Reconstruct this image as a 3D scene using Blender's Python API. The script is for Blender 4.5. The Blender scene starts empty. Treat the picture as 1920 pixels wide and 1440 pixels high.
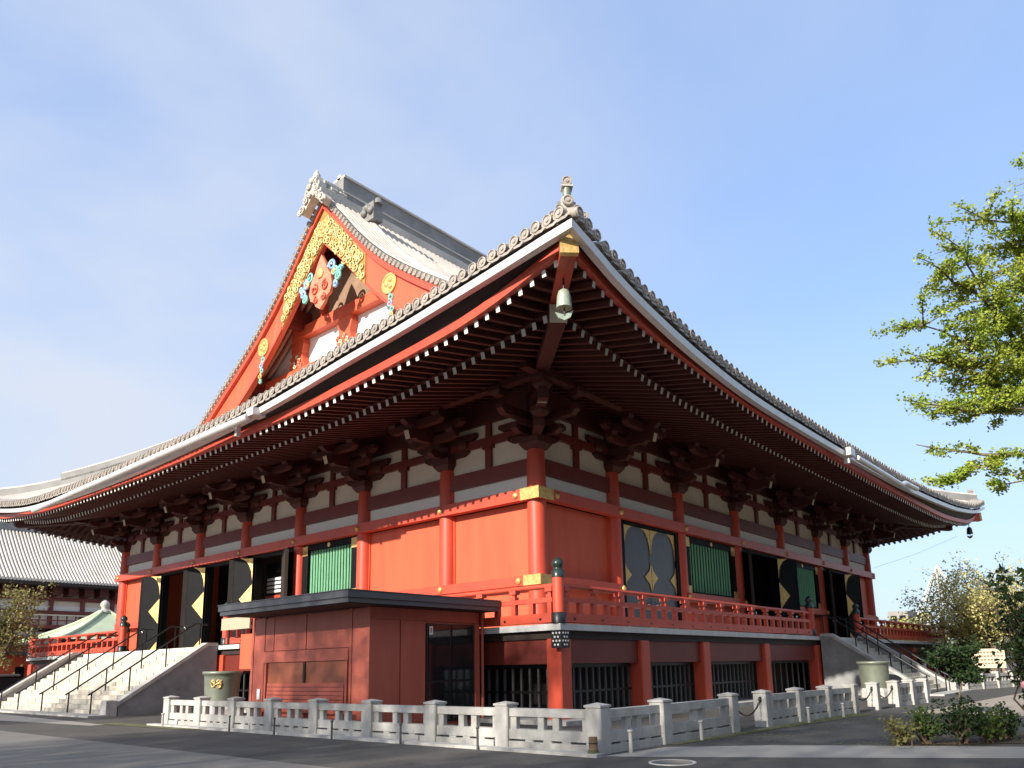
import bpy, bmesh, math, random
from mathutils import Vector, Matrix

RN = random.Random(11)
SC = bpy.context.scene
G = -2.42                      # ground level; z = 0 is the veranda floor of the hall

# ------------------------------------------------------------------ camera
cam_d = bpy.data.cameras.new('camera')
cam = bpy.data.objects.new('camera', cam_d)
SC.collection.objects.link(cam)
_r = Vector((0.64713, -0.76213, -0.019393)); _u = Vector((-0.133832, -0.138607, 0.981263)); _w = Vector((0.750541, 0.632409, 0.191695))
cam.matrix_world = Matrix(((_r.x, _u.x, -_w.x, -18.6026), (_r.y, _u.y, -_w.y, -15.1178), (_r.z, _u.z, -_w.z, -1.0616), (0, 0, 0, 1)))
cam_d.sensor_width = 36.0
cam_d.lens = 1436.7 / 1920 * 36
cam_d.shift_x = (960 - 982.2) / 1920
cam_d.shift_y = (971.3 - 720) / 1920
cam_d.clip_end = 3000
SC.camera = cam

# ------------------------------------------------------------------ sky, sun, exposure
SUN_EL, SUN_AZ = math.radians(25.3), math.radians(180.8)
W = bpy.data.worlds.new('World'); SC.world = W; W.use_nodes = True
wn = W.node_tree; wn.nodes.clear()
def wnode(t, **k):
    n = wn.nodes.new(t)
    for a, b in k.items(): setattr(n, a, b)
    return n
sky = wnode('ShaderNodeTexSky', sky_type='NISHITA', sun_disc=False, sun_elevation=SUN_EL, sun_rotation=math.radians(270.8))
sky.air_density = 1.0; sky.dust_density = 0.6; sky.ozone_density = 2.0
bg = wnode('ShaderNodeBackground'); bg.inputs['Strength'].default_value = 0.14
out = wnode('ShaderNodeOutputWorld')
tc = wnode('ShaderNodeTexCoord')
mp = wnode('ShaderNodeMapping'); mp.inputs['Scale'].default_value = (1.0, 1.2, 1.9); mp.inputs['Rotation'].default_value = (0.55, 0.25, 0.9)
nz = wnode('ShaderNodeTexNoise'); nz.inputs['Scale'].default_value = 1.7; nz.inputs['Detail'].default_value = 7; nz.inputs['Roughness'].default_value = 0.5; nz.inputs['Distortion'].default_value = 0.25
rp = wnode('ShaderNodeValToRGB'); rp.color_ramp.elements[0].position = 0.34; rp.color_ramp.elements[1].position = 0.62
rp.color_ramp.elements[0].color = (0.22, 0.22, 0.22, 1); rp.color_ramp.elements[1].color = (1, 1, 1, 1)
sep = wnode('ShaderNodeSeparateXYZ')
sd = wnode('ShaderNodeMapRange'); sd.inputs['From Min'].default_value = 0.92; sd.inputs['From Max'].default_value = 0.35; sd.inputs['To Min'].default_value = 0.0; sd.inputs['To Max'].default_value = 1.0
mu = wnode('ShaderNodeMath', operation='MULTIPLY')
veil = wnode('ShaderNodeMix', data_type='RGBA'); veil.inputs['Factor'].default_value = 0.62; veil.inputs['B'].default_value = (0.98, 1.45, 2.55, 1)
hz = wnode('ShaderNodeMapRange'); hz.inputs['From Min'].default_value = 0.0; hz.inputs['From Max'].default_value = 0.42; hz.inputs['To Min'].default_value = 0.85; hz.inputs['To Max'].default_value = 0.0
hmix = wnode('ShaderNodeMix', data_type='RGBA'); hmix.inputs['B'].default_value = (1.75, 2.15, 2.5, 1)
mx = wnode('ShaderNodeMix', data_type='RGBA'); mx.inputs['B'].default_value = (2.02, 2.22, 2.62, 1)
L = wn.links.new
L(tc.outputs['Generated'], mp.inputs['Vector']); L(mp.outputs['Vector'], nz.inputs['Vector']); L(nz.outputs['Fac'], rp.inputs['Fac'])
L(tc.outputs['Generated'], sep.inputs[0]); L(sep.outputs['X'], sd.inputs['Value']); L(sep.outputs['Z'], hz.inputs['Value'])
L(rp.outputs['Color'], mu.inputs[0]); L(sd.outputs['Result'], mu.inputs[1])
L(sky.outputs['Color'], veil.inputs['A']); L(veil.outputs['Result'], hmix.inputs['A']); L(hz.outputs['Result'], hmix.inputs['Factor'])
L(hmix.outputs['Result'], mx.inputs['A']); L(mu.outputs[0], mx.inputs['Factor'])
L(mx.outputs['Result'], bg.inputs['Color']); L(bg.outputs['Background'], out.inputs['Surface'])

sun_d = bpy.data.lights.new('sun', 'SUN'); sun_d.energy = 2.9; sun_d.angle = math.radians(0.6); sun_d.color = (1.0, 0.93, 0.82)
sun = bpy.data.objects.new('sun', sun_d); SC.collection.objects.link(sun)
SV = Vector((math.cos(SUN_EL) * math.cos(SUN_AZ), math.cos(SUN_EL) * math.sin(SUN_AZ), math.sin(SUN_EL)))
sun.rotation_euler = SV.to_track_quat('Z', 'Y').to_euler(); sun.location = (-40, 0, 60)
SC.view_settings.view_transform = 'Standard'; SC.view_settings.look = 'None'
SC.view_settings.exposure = 1.35; SC.view_settings.gamma = 1; SC.view_settings.use_curve_mapping = False

# ------------------------------------------------------------------ materials
M = {}
def mat(name, col, rough=0.6, var=0.12, scale=1.5, bump=0.0, bscale=25.0, metal=0.0, col2=None, spec=0.5, island=0.0, stretch=(1, 1, 1), thr=(0.3, 0.7)):
    m = bpy.data.materials.new(name); m.use_nodes = True
    t = m.node_tree; b = t.nodes['Principled BSDF']
    b.inputs['Roughness'].default_value = rough; b.inputs['Metallic'].default_value = metal; b.inputs['Specular IOR Level'].default_value = spec
    ge = t.nodes.new('ShaderNodeNewGeometry')
    ma = t.nodes.new('ShaderNodeMapping'); ma.inputs['Scale'].default_value = stretch
    t.links.new(ge.outputs['Position'], ma.inputs['Vector'])
    n = t.nodes.new('ShaderNodeTexNoise'); n.inputs['Scale'].default_value = scale; n.inputs['Detail'].default_value = 6; n.inputs['Roughness'].default_value = 0.6
    t.links.new(ma.outputs['Vector'], n.inputs['Vector'])
    r = t.nodes.new('ShaderNodeValToRGB')
    c2 = col2 if col2 else tuple(min(1, c * (1 + var)) for c in col)
    c1 = col if col2 else tuple(c * (1 - var) for c in col)
    r.color_ramp.elements[0].color = (*c1, 1); r.color_ramp.elements[1].color = (*c2, 1)
    r.color_ramp.elements[0].position = thr[0]; r.color_ramp.elements[1].position = thr[1]
    t.links.new(n.outputs['Fac'], r.inputs['Fac'])
    src = r.outputs['Color']
    if island:
        mm = t.nodes.new('ShaderNodeMix'); mm.data_type = 'RGBA'; mm.blend_type = 'MULTIPLY'; mm.inputs['Factor'].default_value = 1
        mr = t.nodes.new('ShaderNodeMapRange'); mr.inputs['To Min'].default_value = 1 - island; mr.inputs['To Max'].default_value = 1 + island
        t.links.new(ge.outputs['Random Per Island'], mr.inputs['Value'])
        t.links.new(src, mm.inputs['A']); t.links.new(mr.outputs['Result'], mm.inputs['B']); src = mm.outputs['Result']
    t.links.new(src, b.inputs['Base Color'])
    if bump:
        n2 = t.nodes.new('ShaderNodeTexNoise'); n2.inputs['Scale'].default_value = bscale; n2.inputs['Detail'].default_value = 5
        t.links.new(ge.outputs['Position'], n2.inputs['Vector'])
        bp = t.nodes.new('ShaderNodeBump'); bp.inputs['Strength'].default_value = bump; bp.inputs['Distance'].default_value = 0.02
        t.links.new(n2.outputs['Fac'], bp.inputs['Height']); t.links.new(bp.outputs['Normal'], b.inputs['Normal'])
    M[name] = m
    return m
mat('vermilion_wall', (0.52, 0.082, 0.036), 0.55, 0.06, 1.1, 0.06, 12, col2=(0.63, 0.112, 0.046), stretch=(1.6, 1.6, 0.22), thr=(0.25, 0.6))
mat('vermilion', (0.46, 0.060, 0.032), 0.45, 0.10, 1.3, 0.05, 20, col2=(0.58, 0.080, 0.040), stretch=(1.5, 1.5, 0.4), thr=(0.25, 0.6))
mat('vermilion_shaded', (0.16, 0.023, 0.015), 0.5, 0.15, 1.0, 0.05, 20)  # same vermilion with shade darkened in, for recessed and shaded members
mat('eave_red_shaded', (0.075, 0.014, 0.009), 0.65, 0.2, 1.0, 0.05, 20)  # vermilion timber darkened so the under-eave shade sits in the colour
mat('white_paint', (0.78, 0.75, 0.70), 0.6, 0.06, 3)
mat('plaster', (0.72, 0.62, 0.50), 0.85, 0.06, 1.5, 0.05, 30)
mat('plaster_white', (0.80, 0.78, 0.74), 0.8, 0.03, 1.5)
mat('dark_board', (0.03, 0.018, 0.014), 0.7, 0.3, 2)
mat('black_lacquer', (0.010, 0.010, 0.011), 0.55, 0.2, 2, spec=0.10)
mat('black_metal', (0.012, 0.012, 0.013), 0.4, 0.2, 3)
mat('grey_lacquer', (0.07, 0.07, 0.075), 0.35, 0.1, 2)
mat('gold', (0.58, 0.34, 0.09), 0.45, 0.25, 9, 0.6, 14, metal=0.5, col2=(0.82, 0.58, 0.24))
mat('gold_filigree', (0.30, 0.17, 0.045), 0.55, 0.1, 3.0, 0.4, 12, metal=0.3, col2=(0.46, 0.28, 0.08))
mat('gold_bright', (0.78, 0.56, 0.22), 0.42, 0.1, 4, 0.2, 15, metal=0.4, col2=(0.88, 0.70, 0.34))
mat('rafter_pale', (0.62, 0.30, 0.22), 0.6, 0.1, 2)
mat('pendant_pink', (0.62, 0.16, 0.09), 0.55, 0.1, 2.5, 0.5, 6, col2=(0.70, 0.28, 0.16))
mat('green_slat', (0.17, 0.44, 0.25), 0.5, 0.1, 3)
mat('carving_green', (0.10, 0.42, 0.33), 0.55, 0.2, 5, 0.5, 9, col2=(0.35, 0.62, 0.55))
mat('carving_blue', (0.10, 0.25, 0.5), 0.55, 0.2, 5, 0.4, 9, col2=(0.5, 0.65, 0.75))
mat('carving_mixed', (0.55, 0.10, 0.06), 0.6, 0.2, 2.6, 0.6, 7, col2=(0.62, 0.66, 0.42), thr=(0.42, 0.5))
mat('tile', (0.40, 0.365, 0.32), 0.55, 0.2, 0.7, 0.25, 8, col2=(0.60, 0.54, 0.47))
mat('tile_pale', (0.50, 0.45, 0.39), 0.6, 0.2, 0.4, 0.2, 4, col2=(0.66, 0.59, 0.52))
mat('tile_end', (0.27, 0.24, 0.21), 0.55, 0.2, 3.0, 0.35, 20, col2=(0.44, 0.38, 0.32))
mat('tile_dark', (0.17, 0.165, 0.155), 0.6, 0.2, 1.0, 0.1, 8, col2=(0.28, 0.27, 0.26))
mat('ornament_tile', (0.42, 0.39, 0.34), 0.6, 0.2, 4.0, 0.6, 9, col2=(0.58, 0.53, 0.47))
mat('gutter', (0.66, 0.64, 0.62), 0.35, 0.08, 2, metal=0.2)
mat('slab', (0.48, 0.47, 0.45), 0.7, 0.06, 2.5, 0.05, 30, col2=(0.62, 0.61, 0.59), stretch=(1, 1, 0.3))
mat('stone', (0.33, 0.315, 0.29), 0.82, 0.12, 3.2, 0.35, 40, col2=(0.52, 0.50, 0.465), stretch=(1, 1, 0.5), thr=(0.28, 0.62))
mat('stone_step', (0.36, 0.325, 0.26), 0.82, 0.12, 2.4, 0.3, 40, col2=(0.56, 0.51, 0.42), thr=(0.25, 0.6))
mat('stone_block', (0.20, 0.20, 0.20), 0.8, 0.12, 1.6, 0.3, 25, col2=(0.33, 0.33, 0.33))
mat('asphalt', (0.062, 0.057, 0.050), 0.85, 0.2, 0.9, 0.7, 70, col2=(0.094, 0.087, 0.078), thr=(0.3, 0.62))
mat('paving', (0.165, 0.152, 0.135), 0.8, 0.12, 0.5, 0.3, 60, col2=(0.20, 0.187, 0.168))
mat('paving_light', (0.28, 0.26, 0.235), 0.8, 0.12, 0.6, 0.25, 60, col2=(0.34, 0.32, 0.29))
mat('ground_tan', (0.30, 0.26, 0.21), 0.9, 0.12, 0.4, 0.3, 30, col2=(0.40, 0.34, 0.28))
mat('soil', (0.06, 0.045, 0.032), 0.95, 0.2, 3, 0.8, 30, col2=(0.12, 0.09, 0.06))
mat('moss', (0.07, 0.085, 0.03), 0.95, 0.2, 4, 0.8, 60, col2=(0.16, 0.15, 0.07))
mat('hut_red', (0.42, 0.095, 0.06), 0.5, 0.08, 1.5, 0.05, 20, col2=(0.52, 0.125, 0.078), stretch=(1.6, 1.6, 0.25), thr=(0.25, 0.65))
mat('hut_hatch', (0.32, 0.09, 0.04), 0.5, 0.1, 1.5)
mat('hut_roof', (0.10, 0.10, 0.105), 0.45, 0.1, 1.5)
mat('glass_dark', (0.012, 0.014, 0.016), 0.08, 0.1, 1)
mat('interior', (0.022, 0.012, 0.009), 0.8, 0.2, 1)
mat('bar_grey', (0.075, 0.075, 0.075), 0.5, 0.15, 4)
mat('bronze', (0.16, 0.175, 0.135), 0.45, 0.15, 2.0, 0.1, 20, metal=0.25, col2=(0.24, 0.26, 0.20))
mat('bell_bronze', (0.30, 0.36, 0.28), 0.5, 0.15, 6, 0.2, 20, metal=0.2, col2=(0.42, 0.47, 0.38))
mat('copper_green', (0.38, 0.46, 0.30), 0.6, 0.1, 0.8, 0.1, 10, col2=(0.56, 0.61, 0.42))
mat('finial', (0.02, 0.035, 0.032), 0.3, 0.3, 4)
mat('chrome', (0.7, 0.7, 0.7), 0.2, 0.05, 4, metal=1.0)
mat('paper', (0.82, 0.82, 0.80), 0.7, 0.03, 4)
mat('cream_board', (0.62, 0.55, 0.40), 0.7, 0.05, 4)
mat('wood', (0.28, 0.17, 0.10), 0.8, 0.2, 6, 0.4, 30, stretch=(1, 1, 0.2))
mat('bark', (0.10, 0.075, 0.055), 0.9, 0.25, 6, 0.9, 25, col2=(0.22, 0.165, 0.12), stretch=(1, 1, 0.35))
mat('twig', (0.13, 0.085, 0.06), 0.9, 0.25, 6)
def leaf(name, c1, c2, isl=0.35):
    m = mat(name, c1, 0.55, 0.2, 0.9, 0, col2=c2, island=isl, spec=0.3)
    t = m.node_tree; b = t.nodes['Principled BSDF']; o = t.nodes['Material Output']
    tr = t.nodes.new('ShaderNodeBsdfTranslucent'); mxs = t.nodes.new('ShaderNodeMixShader'); mxs.inputs[0].default_value = 0.35
    src = b.inputs['Base Color'].links[0].from_socket
    t.links.new(src, tr.inputs['Color']); t.links.new(b.outputs[0], mxs.inputs[1]); t.links.new(tr.outputs[0], mxs.inputs[2]); t.links.new(mxs.outputs[0], o.inputs['Surface'])
leaf('leaf_ginkgo', (0.24, 0.37, 0.035), (0.50, 0.52, 0.09))
leaf('leaf_dark', (0.028, 0.055, 0.018), (0.06, 0.10, 0.03))
leaf('leaf_bush', (0.05, 0.09, 0.025), (0.14, 0.20, 0.04))
leaf('leaf_yellow', (0.36, 0.36, 0.07), (0.56, 0.52, 0.17))
leaf('leaf_pale', (0.50, 0.47, 0.16), (0.72, 0.64, 0.30))
mat('board_tan', (0.42, 0.36, 0.25), 0.7, 0.06, 4)
leaf('leaf_olive', (0.19, 0.19, 0.06), (0.34, 0.31, 0.12))
mat('pink_petal', (0.75, 0.35, 0.38), 0.6, 0.15, 20)

# ------------------------------------------------------------------ mesh helpers
class MB:
    def __init__(s): s.v = []; s.f = []; s.m = []; s.sm = []
    def add(s, vs, fs, mi=0, smooth=False):
        o = len(s.v); s.v.extend([tuple(v) for v in vs])
        for f in fs: s.f.append([o + i for i in f]); s.m.append(mi); s.sm.append(smooth)
    def box(s, x0, x1, y0, y1, z0, z1, mi=0):
        s.add([(x0, y0, z0), (x1, y0, z0), (x1, y1, z0), (x0, y1, z0), (x0, y0, z1), (x1, y0, z1), (x1, y1, z1), (x0, y1, z1)],
              [(0, 3, 2, 1), (4, 5, 6, 7), (0, 1, 5, 4), (1, 2, 6, 5), (2, 3, 7, 6), (3, 0, 4, 7)], mi)
    def bbox(s, x0, x1, y0, y1, z0, z1, c=0.02, mi=0):
        """box with chamfered vertical edges and top"""
        pts = [(x0 + c, y0), (x1 - c, y0), (x1, y0 + c), (x1, y1 - c), (x1 - c, y1), (x0 + c, y1), (x0, y1 - c), (x0, y0 + c)]
        mxx, mxy = (x0 + x1) / 2, (y0 + y1) / 2
        vs = [(x, y, z0) for x, y in pts] + [(x, y, z1 - c) for x, y in pts] + [(x + (c if x < mxx else -c) * 0.8, y + (c if y < mxy else -c) * 0.8, z1) for x, y in pts]
        fs = [(i, (i + 1) % 8, 8 + (i + 1) % 8, 8 + i) for i in range(8)] + [(8 + i, 8 + (i + 1) % 8, 16 + (i + 1) % 8, 16 + i) for i in range(8)] + [tuple(range(16, 24)), tuple(range(7, -1, -1))]
        s.add(vs, fs, mi)
    def beam(s, a, b, w, h, mi=0, endmi=None, up=(0, 0, 1)):
        a = Vector(a); b = Vector(b); d = (b - a).normalized(); sd_ = d.cross(Vector(up)).normalized() * (w / 2); u_ = sd_.cross(d).normalized() * (h / 2)
        vs = [a - sd_ - u_, a + sd_ - u_, a + sd_ + u_, a - sd_ + u_, b - sd_ - u_, b + sd_ - u_, b + sd_ + u_, b - sd_ + u_]
        s.add(vs, [(0, 1, 5, 4), (1, 2, 6, 5), (2, 3, 7, 6), (3, 0, 4, 7), (3, 2, 1, 0)], mi)
        s.add(vs[4:], [(0, 1, 2, 3)], mi if endmi is None else endmi)
    def ribbon(s, path, w, h, mi=0, up=(0, 0, 1), smooth=False, cap=True):
        """rectangular section swept along a path, h along up, w across"""
        n = len(path); P_ = [Vector(p) for p in path]; U = Vector(up); vs = []
        for i in range(n):
            d = (P_[min(i + 1, n - 1)] - P_[max(i - 1, 0)]).normalized(); sd_ = d.cross(U).normalized() * (w / 2); u_ = sd_.cross(d).normalized() * (h / 2)
            vs += [P_[i] - sd_ - u_, P_[i] + sd_ - u_, P_[i] + sd_ + u_, P_[i] - sd_ + u_]
        fs = []
        for i in range(n - 1):
            for k in range(4): fs.append((4 * i + k, 4 * i + (k + 1) % 4, 4 * i + 4 + (k + 1) % 4, 4 * i + 4 + k))
        if cap: fs += [(3, 2, 1, 0), (4 * n - 4, 4 * n - 3, 4 * n - 2, 4 * n - 1)]
        s.add(vs, fs, mi, smooth)
    def tube(s, path, r, n=8, mi=0, cap=True, smooth=True, half=False, up=(0, 0, 1)):
        P_ = [Vector(p) for p in path]; k = len(P_); vs = []
        rr = r if isinstance(r, (list, tuple)) else [r] * k
        for i in range(k):
            d = (P_[min(i + 1, k - 1)] - P_[max(i - 1, 0)]).normalized(); U = Vector(up)
            if abs(d.dot(U)) > 0.97: U = Vector((1, 0, 0))
            a = d.cross(U).normalized(); b = a.cross(d).normalized()
            for j in range(n):
                t = (math.pi * j / (n - 1)) if half else (2 * math.pi * j / n)
                vs.append(P_[i] + a * (math.cos(t) * rr[i]) + b * (math.sin(t) * rr[i]))
        fs = []
        for i in range(k - 1):
            for j in range(n - 1 if half else n):
                j2 = (j + 1) % n
                fs.append((i * n + j, i * n + j2, (i + 1) * n + j2, (i + 1) * n + j))
        s.add(vs, fs, mi, smooth)
        if cap: s.add(vs[:n], [tuple(range(n - 1, -1, -1))], mi); s.add(vs[-n:], [tuple(range(n))], mi)
    def lathe(s, c, prof, n=16, mi=0, axis='z', smooth=True):
        vs = []
        for r, z in prof:
            for j in range(n):
                t = 2 * math.pi * j / n; x, y = r * math.cos(t), r * math.sin(t)
                vs.append((c[0] + x, c[1] + y, c[2] + z) if axis == 'z' else ((c[0] + z, c[1] + x, c[2] + y) if axis == 'x' else (c[0] + x, c[1] + z, c[2] + y)))
        fs = []
        for i in range(len(prof) - 1):
            for j in range(n): fs.append((i * n + j, i * n + (j + 1) % n, (i + 1) * n + (j + 1) % n, (i + 1) * n + j))
        s.add(vs, fs, mi, smooth)
        s.add(vs[:n], [tuple(range(n - 1, -1, -1))], mi); s.add(vs[-n:], [tuple(range(n))], mi)
    def prism(s, pts, off, mi=0, sidemi=None):
        n = len(pts); o = Vector(off); vs = [Vector(p) for p in pts] + [Vector(p) + o for p in pts]
        s.add(vs, [tuple(range(n)), tuple(range(2 * n - 1, n - 1, -1))], mi)
        s.add(vs, [(i, n + i, n + (i + 1) % n, (i + 1) % n) for i in range(n)], mi if sidemi is None else sidemi)
    def build(s, name, mats, parent=None, mesh=None):
        if mesh is None: mesh = s.mesh(name, mats)
        o = bpy.data.objects.new(name, mesh); SC.collection.objects.link(o)
        if parent is not None: attach(o, parent)
        return o
    def mesh(s, name, mats):
        me = bpy.data.meshes.new(name); me.from_pydata(s.v, [], s.f)
        if isinstance(mats, str): mats = [mats]
        for k in mats: me.materials.append(M[k])
        me.polygons.foreach_set('material_index', s.m); me.polygons.foreach_set('use_smooth', s.sm); me.update()
        return me
def WM(o):
    return (WM(o.parent) @ o.matrix_parent_inverse @ o.matrix_basis) if o.parent else o.matrix_basis.copy()
def attach(o, parent):
    o.parent = parent; o.matrix_parent_inverse = WM(parent).inverted()
def inst(name, mesh, parent, mtx=None, loc=None, rz=0.0):
    """one more object that shares a mesh, as a child of parent, placed in world space"""
    o = bpy.data.objects.new(name, mesh); SC.collection.objects.link(o)
    o.matrix_basis = mtx if mtx is not None else Matrix.Translation(loc) @ Matrix.Rotation(rz, 4, 'Z')
    if parent is not None: attach(o, parent)
    return o
def empty(name, loc, label=None, cat=None, group=None, parent=None):
    o = bpy.data.objects.new(name, None); SC.collection.objects.link(o); o.location = loc; o.empty_display_size = 0.2
    if label: tag(o, label, cat, group)
    return o
def tag(o, label, cat, group=None):
    o['label'] = label; o['category'] = cat
    if group: o['group'] = group
    return o
def structure(o): o['kind'] = 'structure'; return o
def copy_tree(o, parent=None, mtx=None):
    c = o.copy(); SC.collection.objects.link(c)
    if parent is not None: c.parent = parent
    if mtx is not None: c.matrix_basis = mtx
    for ch in list(o.children): copy_tree(ch, c)
    return c
def interp(x, xs, ys):
    if x <= xs[0]: return ys[0]
    for i in range(1, len(xs)):
        if x <= xs[i]:
            # smooth (Catmull) interpolation
            x0, x1, y0, y1 = xs[i - 1], xs[i], ys[i - 1], ys[i]
            m0 = (y1 - ys[max(i - 2, 0)]) / (x1 - xs[max(i - 2, 0)]); m1 = (ys[min(i + 1, len(ys) - 1)] - y0) / (xs[min(i + 1, len(xs) - 1)] - x0)
            t = (x - x0) / (x1 - x0); h = x1 - x0
            return (2 * t**3 - 3 * t**2 + 1) * y0 + (t**3 - 2 * t**2 + t) * h * m0 + (-2 * t**3 + 3 * t**2) * y1 + (t**3 - t**2) * h * m1
    return ys[-1]

# ------------------------------------------------------------------ the hall: dimensions
LX, LY, CY = 34.0, 30.42, 15.21
XS = [0, 4.29, 9.09, 14.36, 19.64, 24.91, 29.71, 34.0]
YS = [0, 4.05, 8.70, 13.03, 17.38, 21.72, 26.37, 30.42]
EV = 6.1
def zR(x): return interp(x, [-6.1, -4.46, -2.8, -0.6, 2.7, 7, 12.7, 20.6, 29.7, 34, 37, 40.1], [8.57, 8.0, 7.63, 7.28, 6.98, 6.9, 6.92, 7.05, 7.5, 7.9, 8.3, 9.0])
def zL(y): return interp(y, [-6.1, -4.2, -2.4, -0.4, 1.9, 4.5, 6.6, 9.3, 13.3, 18, 24, 27.65, 31.8, 34.5, 36.5], [8.57, 8.32, 8.1, 7.87, 7.66, 7.38, 7.2, 7.05, 6.92, 6.88, 7.0, 7.2, 7.75, 8.25, 8.8])
def zF(t): return interp(t, [0, 1, 2.5, 3.9, 5.8, 7.7, 10, 13, 21], [8.35, 8.02, 7.6, 7.32, 7.12, 6.96, 6.80, 6.71, 6.62])
def zB(t): return interp(t, [0, 2.5, 5.4, 7.2, 9, 13, 21], [8.2, 7.62, 7.2, 7.03, 6.93, 6.86, 6.84])
PD = [0, 5.3, 9.3, 12, 14, 15.8, 17.3, 18.65, 19.9, 21.3]; PZ = [7.0, 10.15, 12.65, 14.45, 15.75, 17.05, 18.35, 19.75, 21.2, 22.65]
def prof(d): return interp(max(0, d), PD, PZ)
def fade(d): return max(0.0, 1 - d / 11.0) ** 1.6
def roofR(x, d): return prof(d) + (zR(min(max(x, -6.1), 40.1)) - 6.93) * fade(d) + 0.14
def roofL(y, d): return prof(d) + (zL(min(max(y, -6.1), 36.5)) - 6.93) * fade(d) + 0.14

hall = empty('temple_hall', (17, CY, G), 'large vermilion temple hall with sweeping tiled roof and a red railed veranda', 'temple')
def part(mb, name, mats): return mb.build(name, mats, hall)
def side(S):
    """map (s along the facade, o outward, z) to world"""
    return (lambda s, o, z: (-o, s, z)) if S == 'L' else (lambda s, o, z: (s, -o, z))
def sbox(mb, S, s0, s1, o0, o1, z0, z1, mi=0):
    if S == 'L': mb.box(-o1, -o0, s0, s1, z0, z1, mi)
    else: mb.box(s0, s1, -o1, -o0, z0, z1, mi)

# ---- base storey and veranda
b = MB(); b.box(-3.5, 37.5, -3.5, 33.92, -0.16, 0.0); b.build('veranda_slab', 'slab', hall)
b = MB(); b.box(-3.36, 37.36, -3.36, 33.78, -0.36, -0.162); b.build('veranda_underbeam', 'dark_board', hall)
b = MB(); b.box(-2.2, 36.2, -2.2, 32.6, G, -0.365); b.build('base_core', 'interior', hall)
pm = MB(); pm.bbox(-0.23, 0.23, -0.23, 0.23, G, -0.362, 0.03); pm = pm.mesh('base_pillar', 'vermilion')
for x in XS[:4] + XS[5:]: inst('base_pillar', pm, hall, loc=(-3.2 if x == 0 else x, -3.2, 0))
inst('base_pillar', pm, hall, loc=(37.2, -3.2, 0))
for y in YS[1:4] + [22.1, 24.6, 27.4, 30.4, 33.6]: inst('base_pillar', pm, hall, loc=(-3.2, y, 0))
def base_beam(S, s0, s1):
    b = MB(); sbox(b, S, s0, s1, 3.06, 3.3, -0.98, -0.364); b.build('base_beam', 'vermilion_shaded', hall)
cuts = [-3.2, 4.29, 9.09, 14.36]
base_beam('R', -2.97, 4.06); base_beam('R', 4.52, 8.86); base_beam('R', 9.32, 14.13)
base_beam('R', 19.9, 24.68); base_beam('R', 25.14, 29.48); base_beam('R', 29.94, 36.97)
base_beam('L', -2.97, 3.82); base_beam('L', 4.28, 8.47); base_beam('L', 8.93, 12.8); base_beam('L', 22.33, 24.37); base_beam('L', 24.83, 27.17); base_beam('L', 27.63, 30.17); base_beam('L', 30.63, 33.37)
def grille(S, s0, s1, n, mid=True):
    b = MB()
    for (z0, z1) in ((-1.08, -0.985), (-2.36, -2.24)) + (((-1.72, -1.66),) if mid else ()): sbox(b, S, s0, s1, 2.98, 3.04, z0, z1)
    sbox(b, S, s0, s0 + 0.08, 2.98, 3.04, -2.24, -1.08); sbox(b, S, s1 - 0.08, s1, 2.98, 3.04, -2.24, -1.08)
    g = b.build('grille', 'black_metal', hall)
    m = MB(); sbox(m, S, -0.028, 0.028, 2.985, 3.035, -2.24, -1.08); bm_ = m.mesh('bar', 'bar_grey')
    for i in range(n):
        s = s0 + (s1 - s0) * (i + 1) / (n + 1)
        inst('bar', bm_, g, loc=((0, s, 0) if S == 'L' else (s, 0, 0)))
    return g
grille('R', -2.96, 0.52, 11); grille('R', 0.60, 4.05, 11); grille('R', 4.53, 8.85, 13); grille('R', 9.33, 14.12, 7, False)
grille('L', -2.96, 1.70, 15); grille('L', 8.94, 12.7, 8); grille('L', 22.4, 27.1, 10); grille('L', 27.7, 33.3, 12)
inst('base_pillar', pm, hall, loc=(0.56, -3.2, 0))
# concrete apron under the veranda
b = MB(); b.box(-3.9, 37.9, -3.9, 34.3, G - 0.05, G + 0.10); b.build('apron', 'stone', hall)
# black dotted fitting under the slab corner
b = MB(); b.box(-3.62, -3.30, -3.62, -3.30, -0.60, -0.17)
for k in range(4):
    for j in range(3):
        q = -3.56 + 0.10 * j + (0.05 if k % 2 else 0); z = -0.24 - 0.095 * k
        if q < -3.33:
            b.lathe((q, -3.625, z), [(0.026, -0.004), (0.026, 0.006)], 8, 1, 'y'); b.lathe((-3.625, q, z), [(0.026, -0.004), (0.026, 0.006)], 8, 1, 'x')
b.build('corner_fitting', ['black_metal', 'white_paint'], hall)

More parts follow.
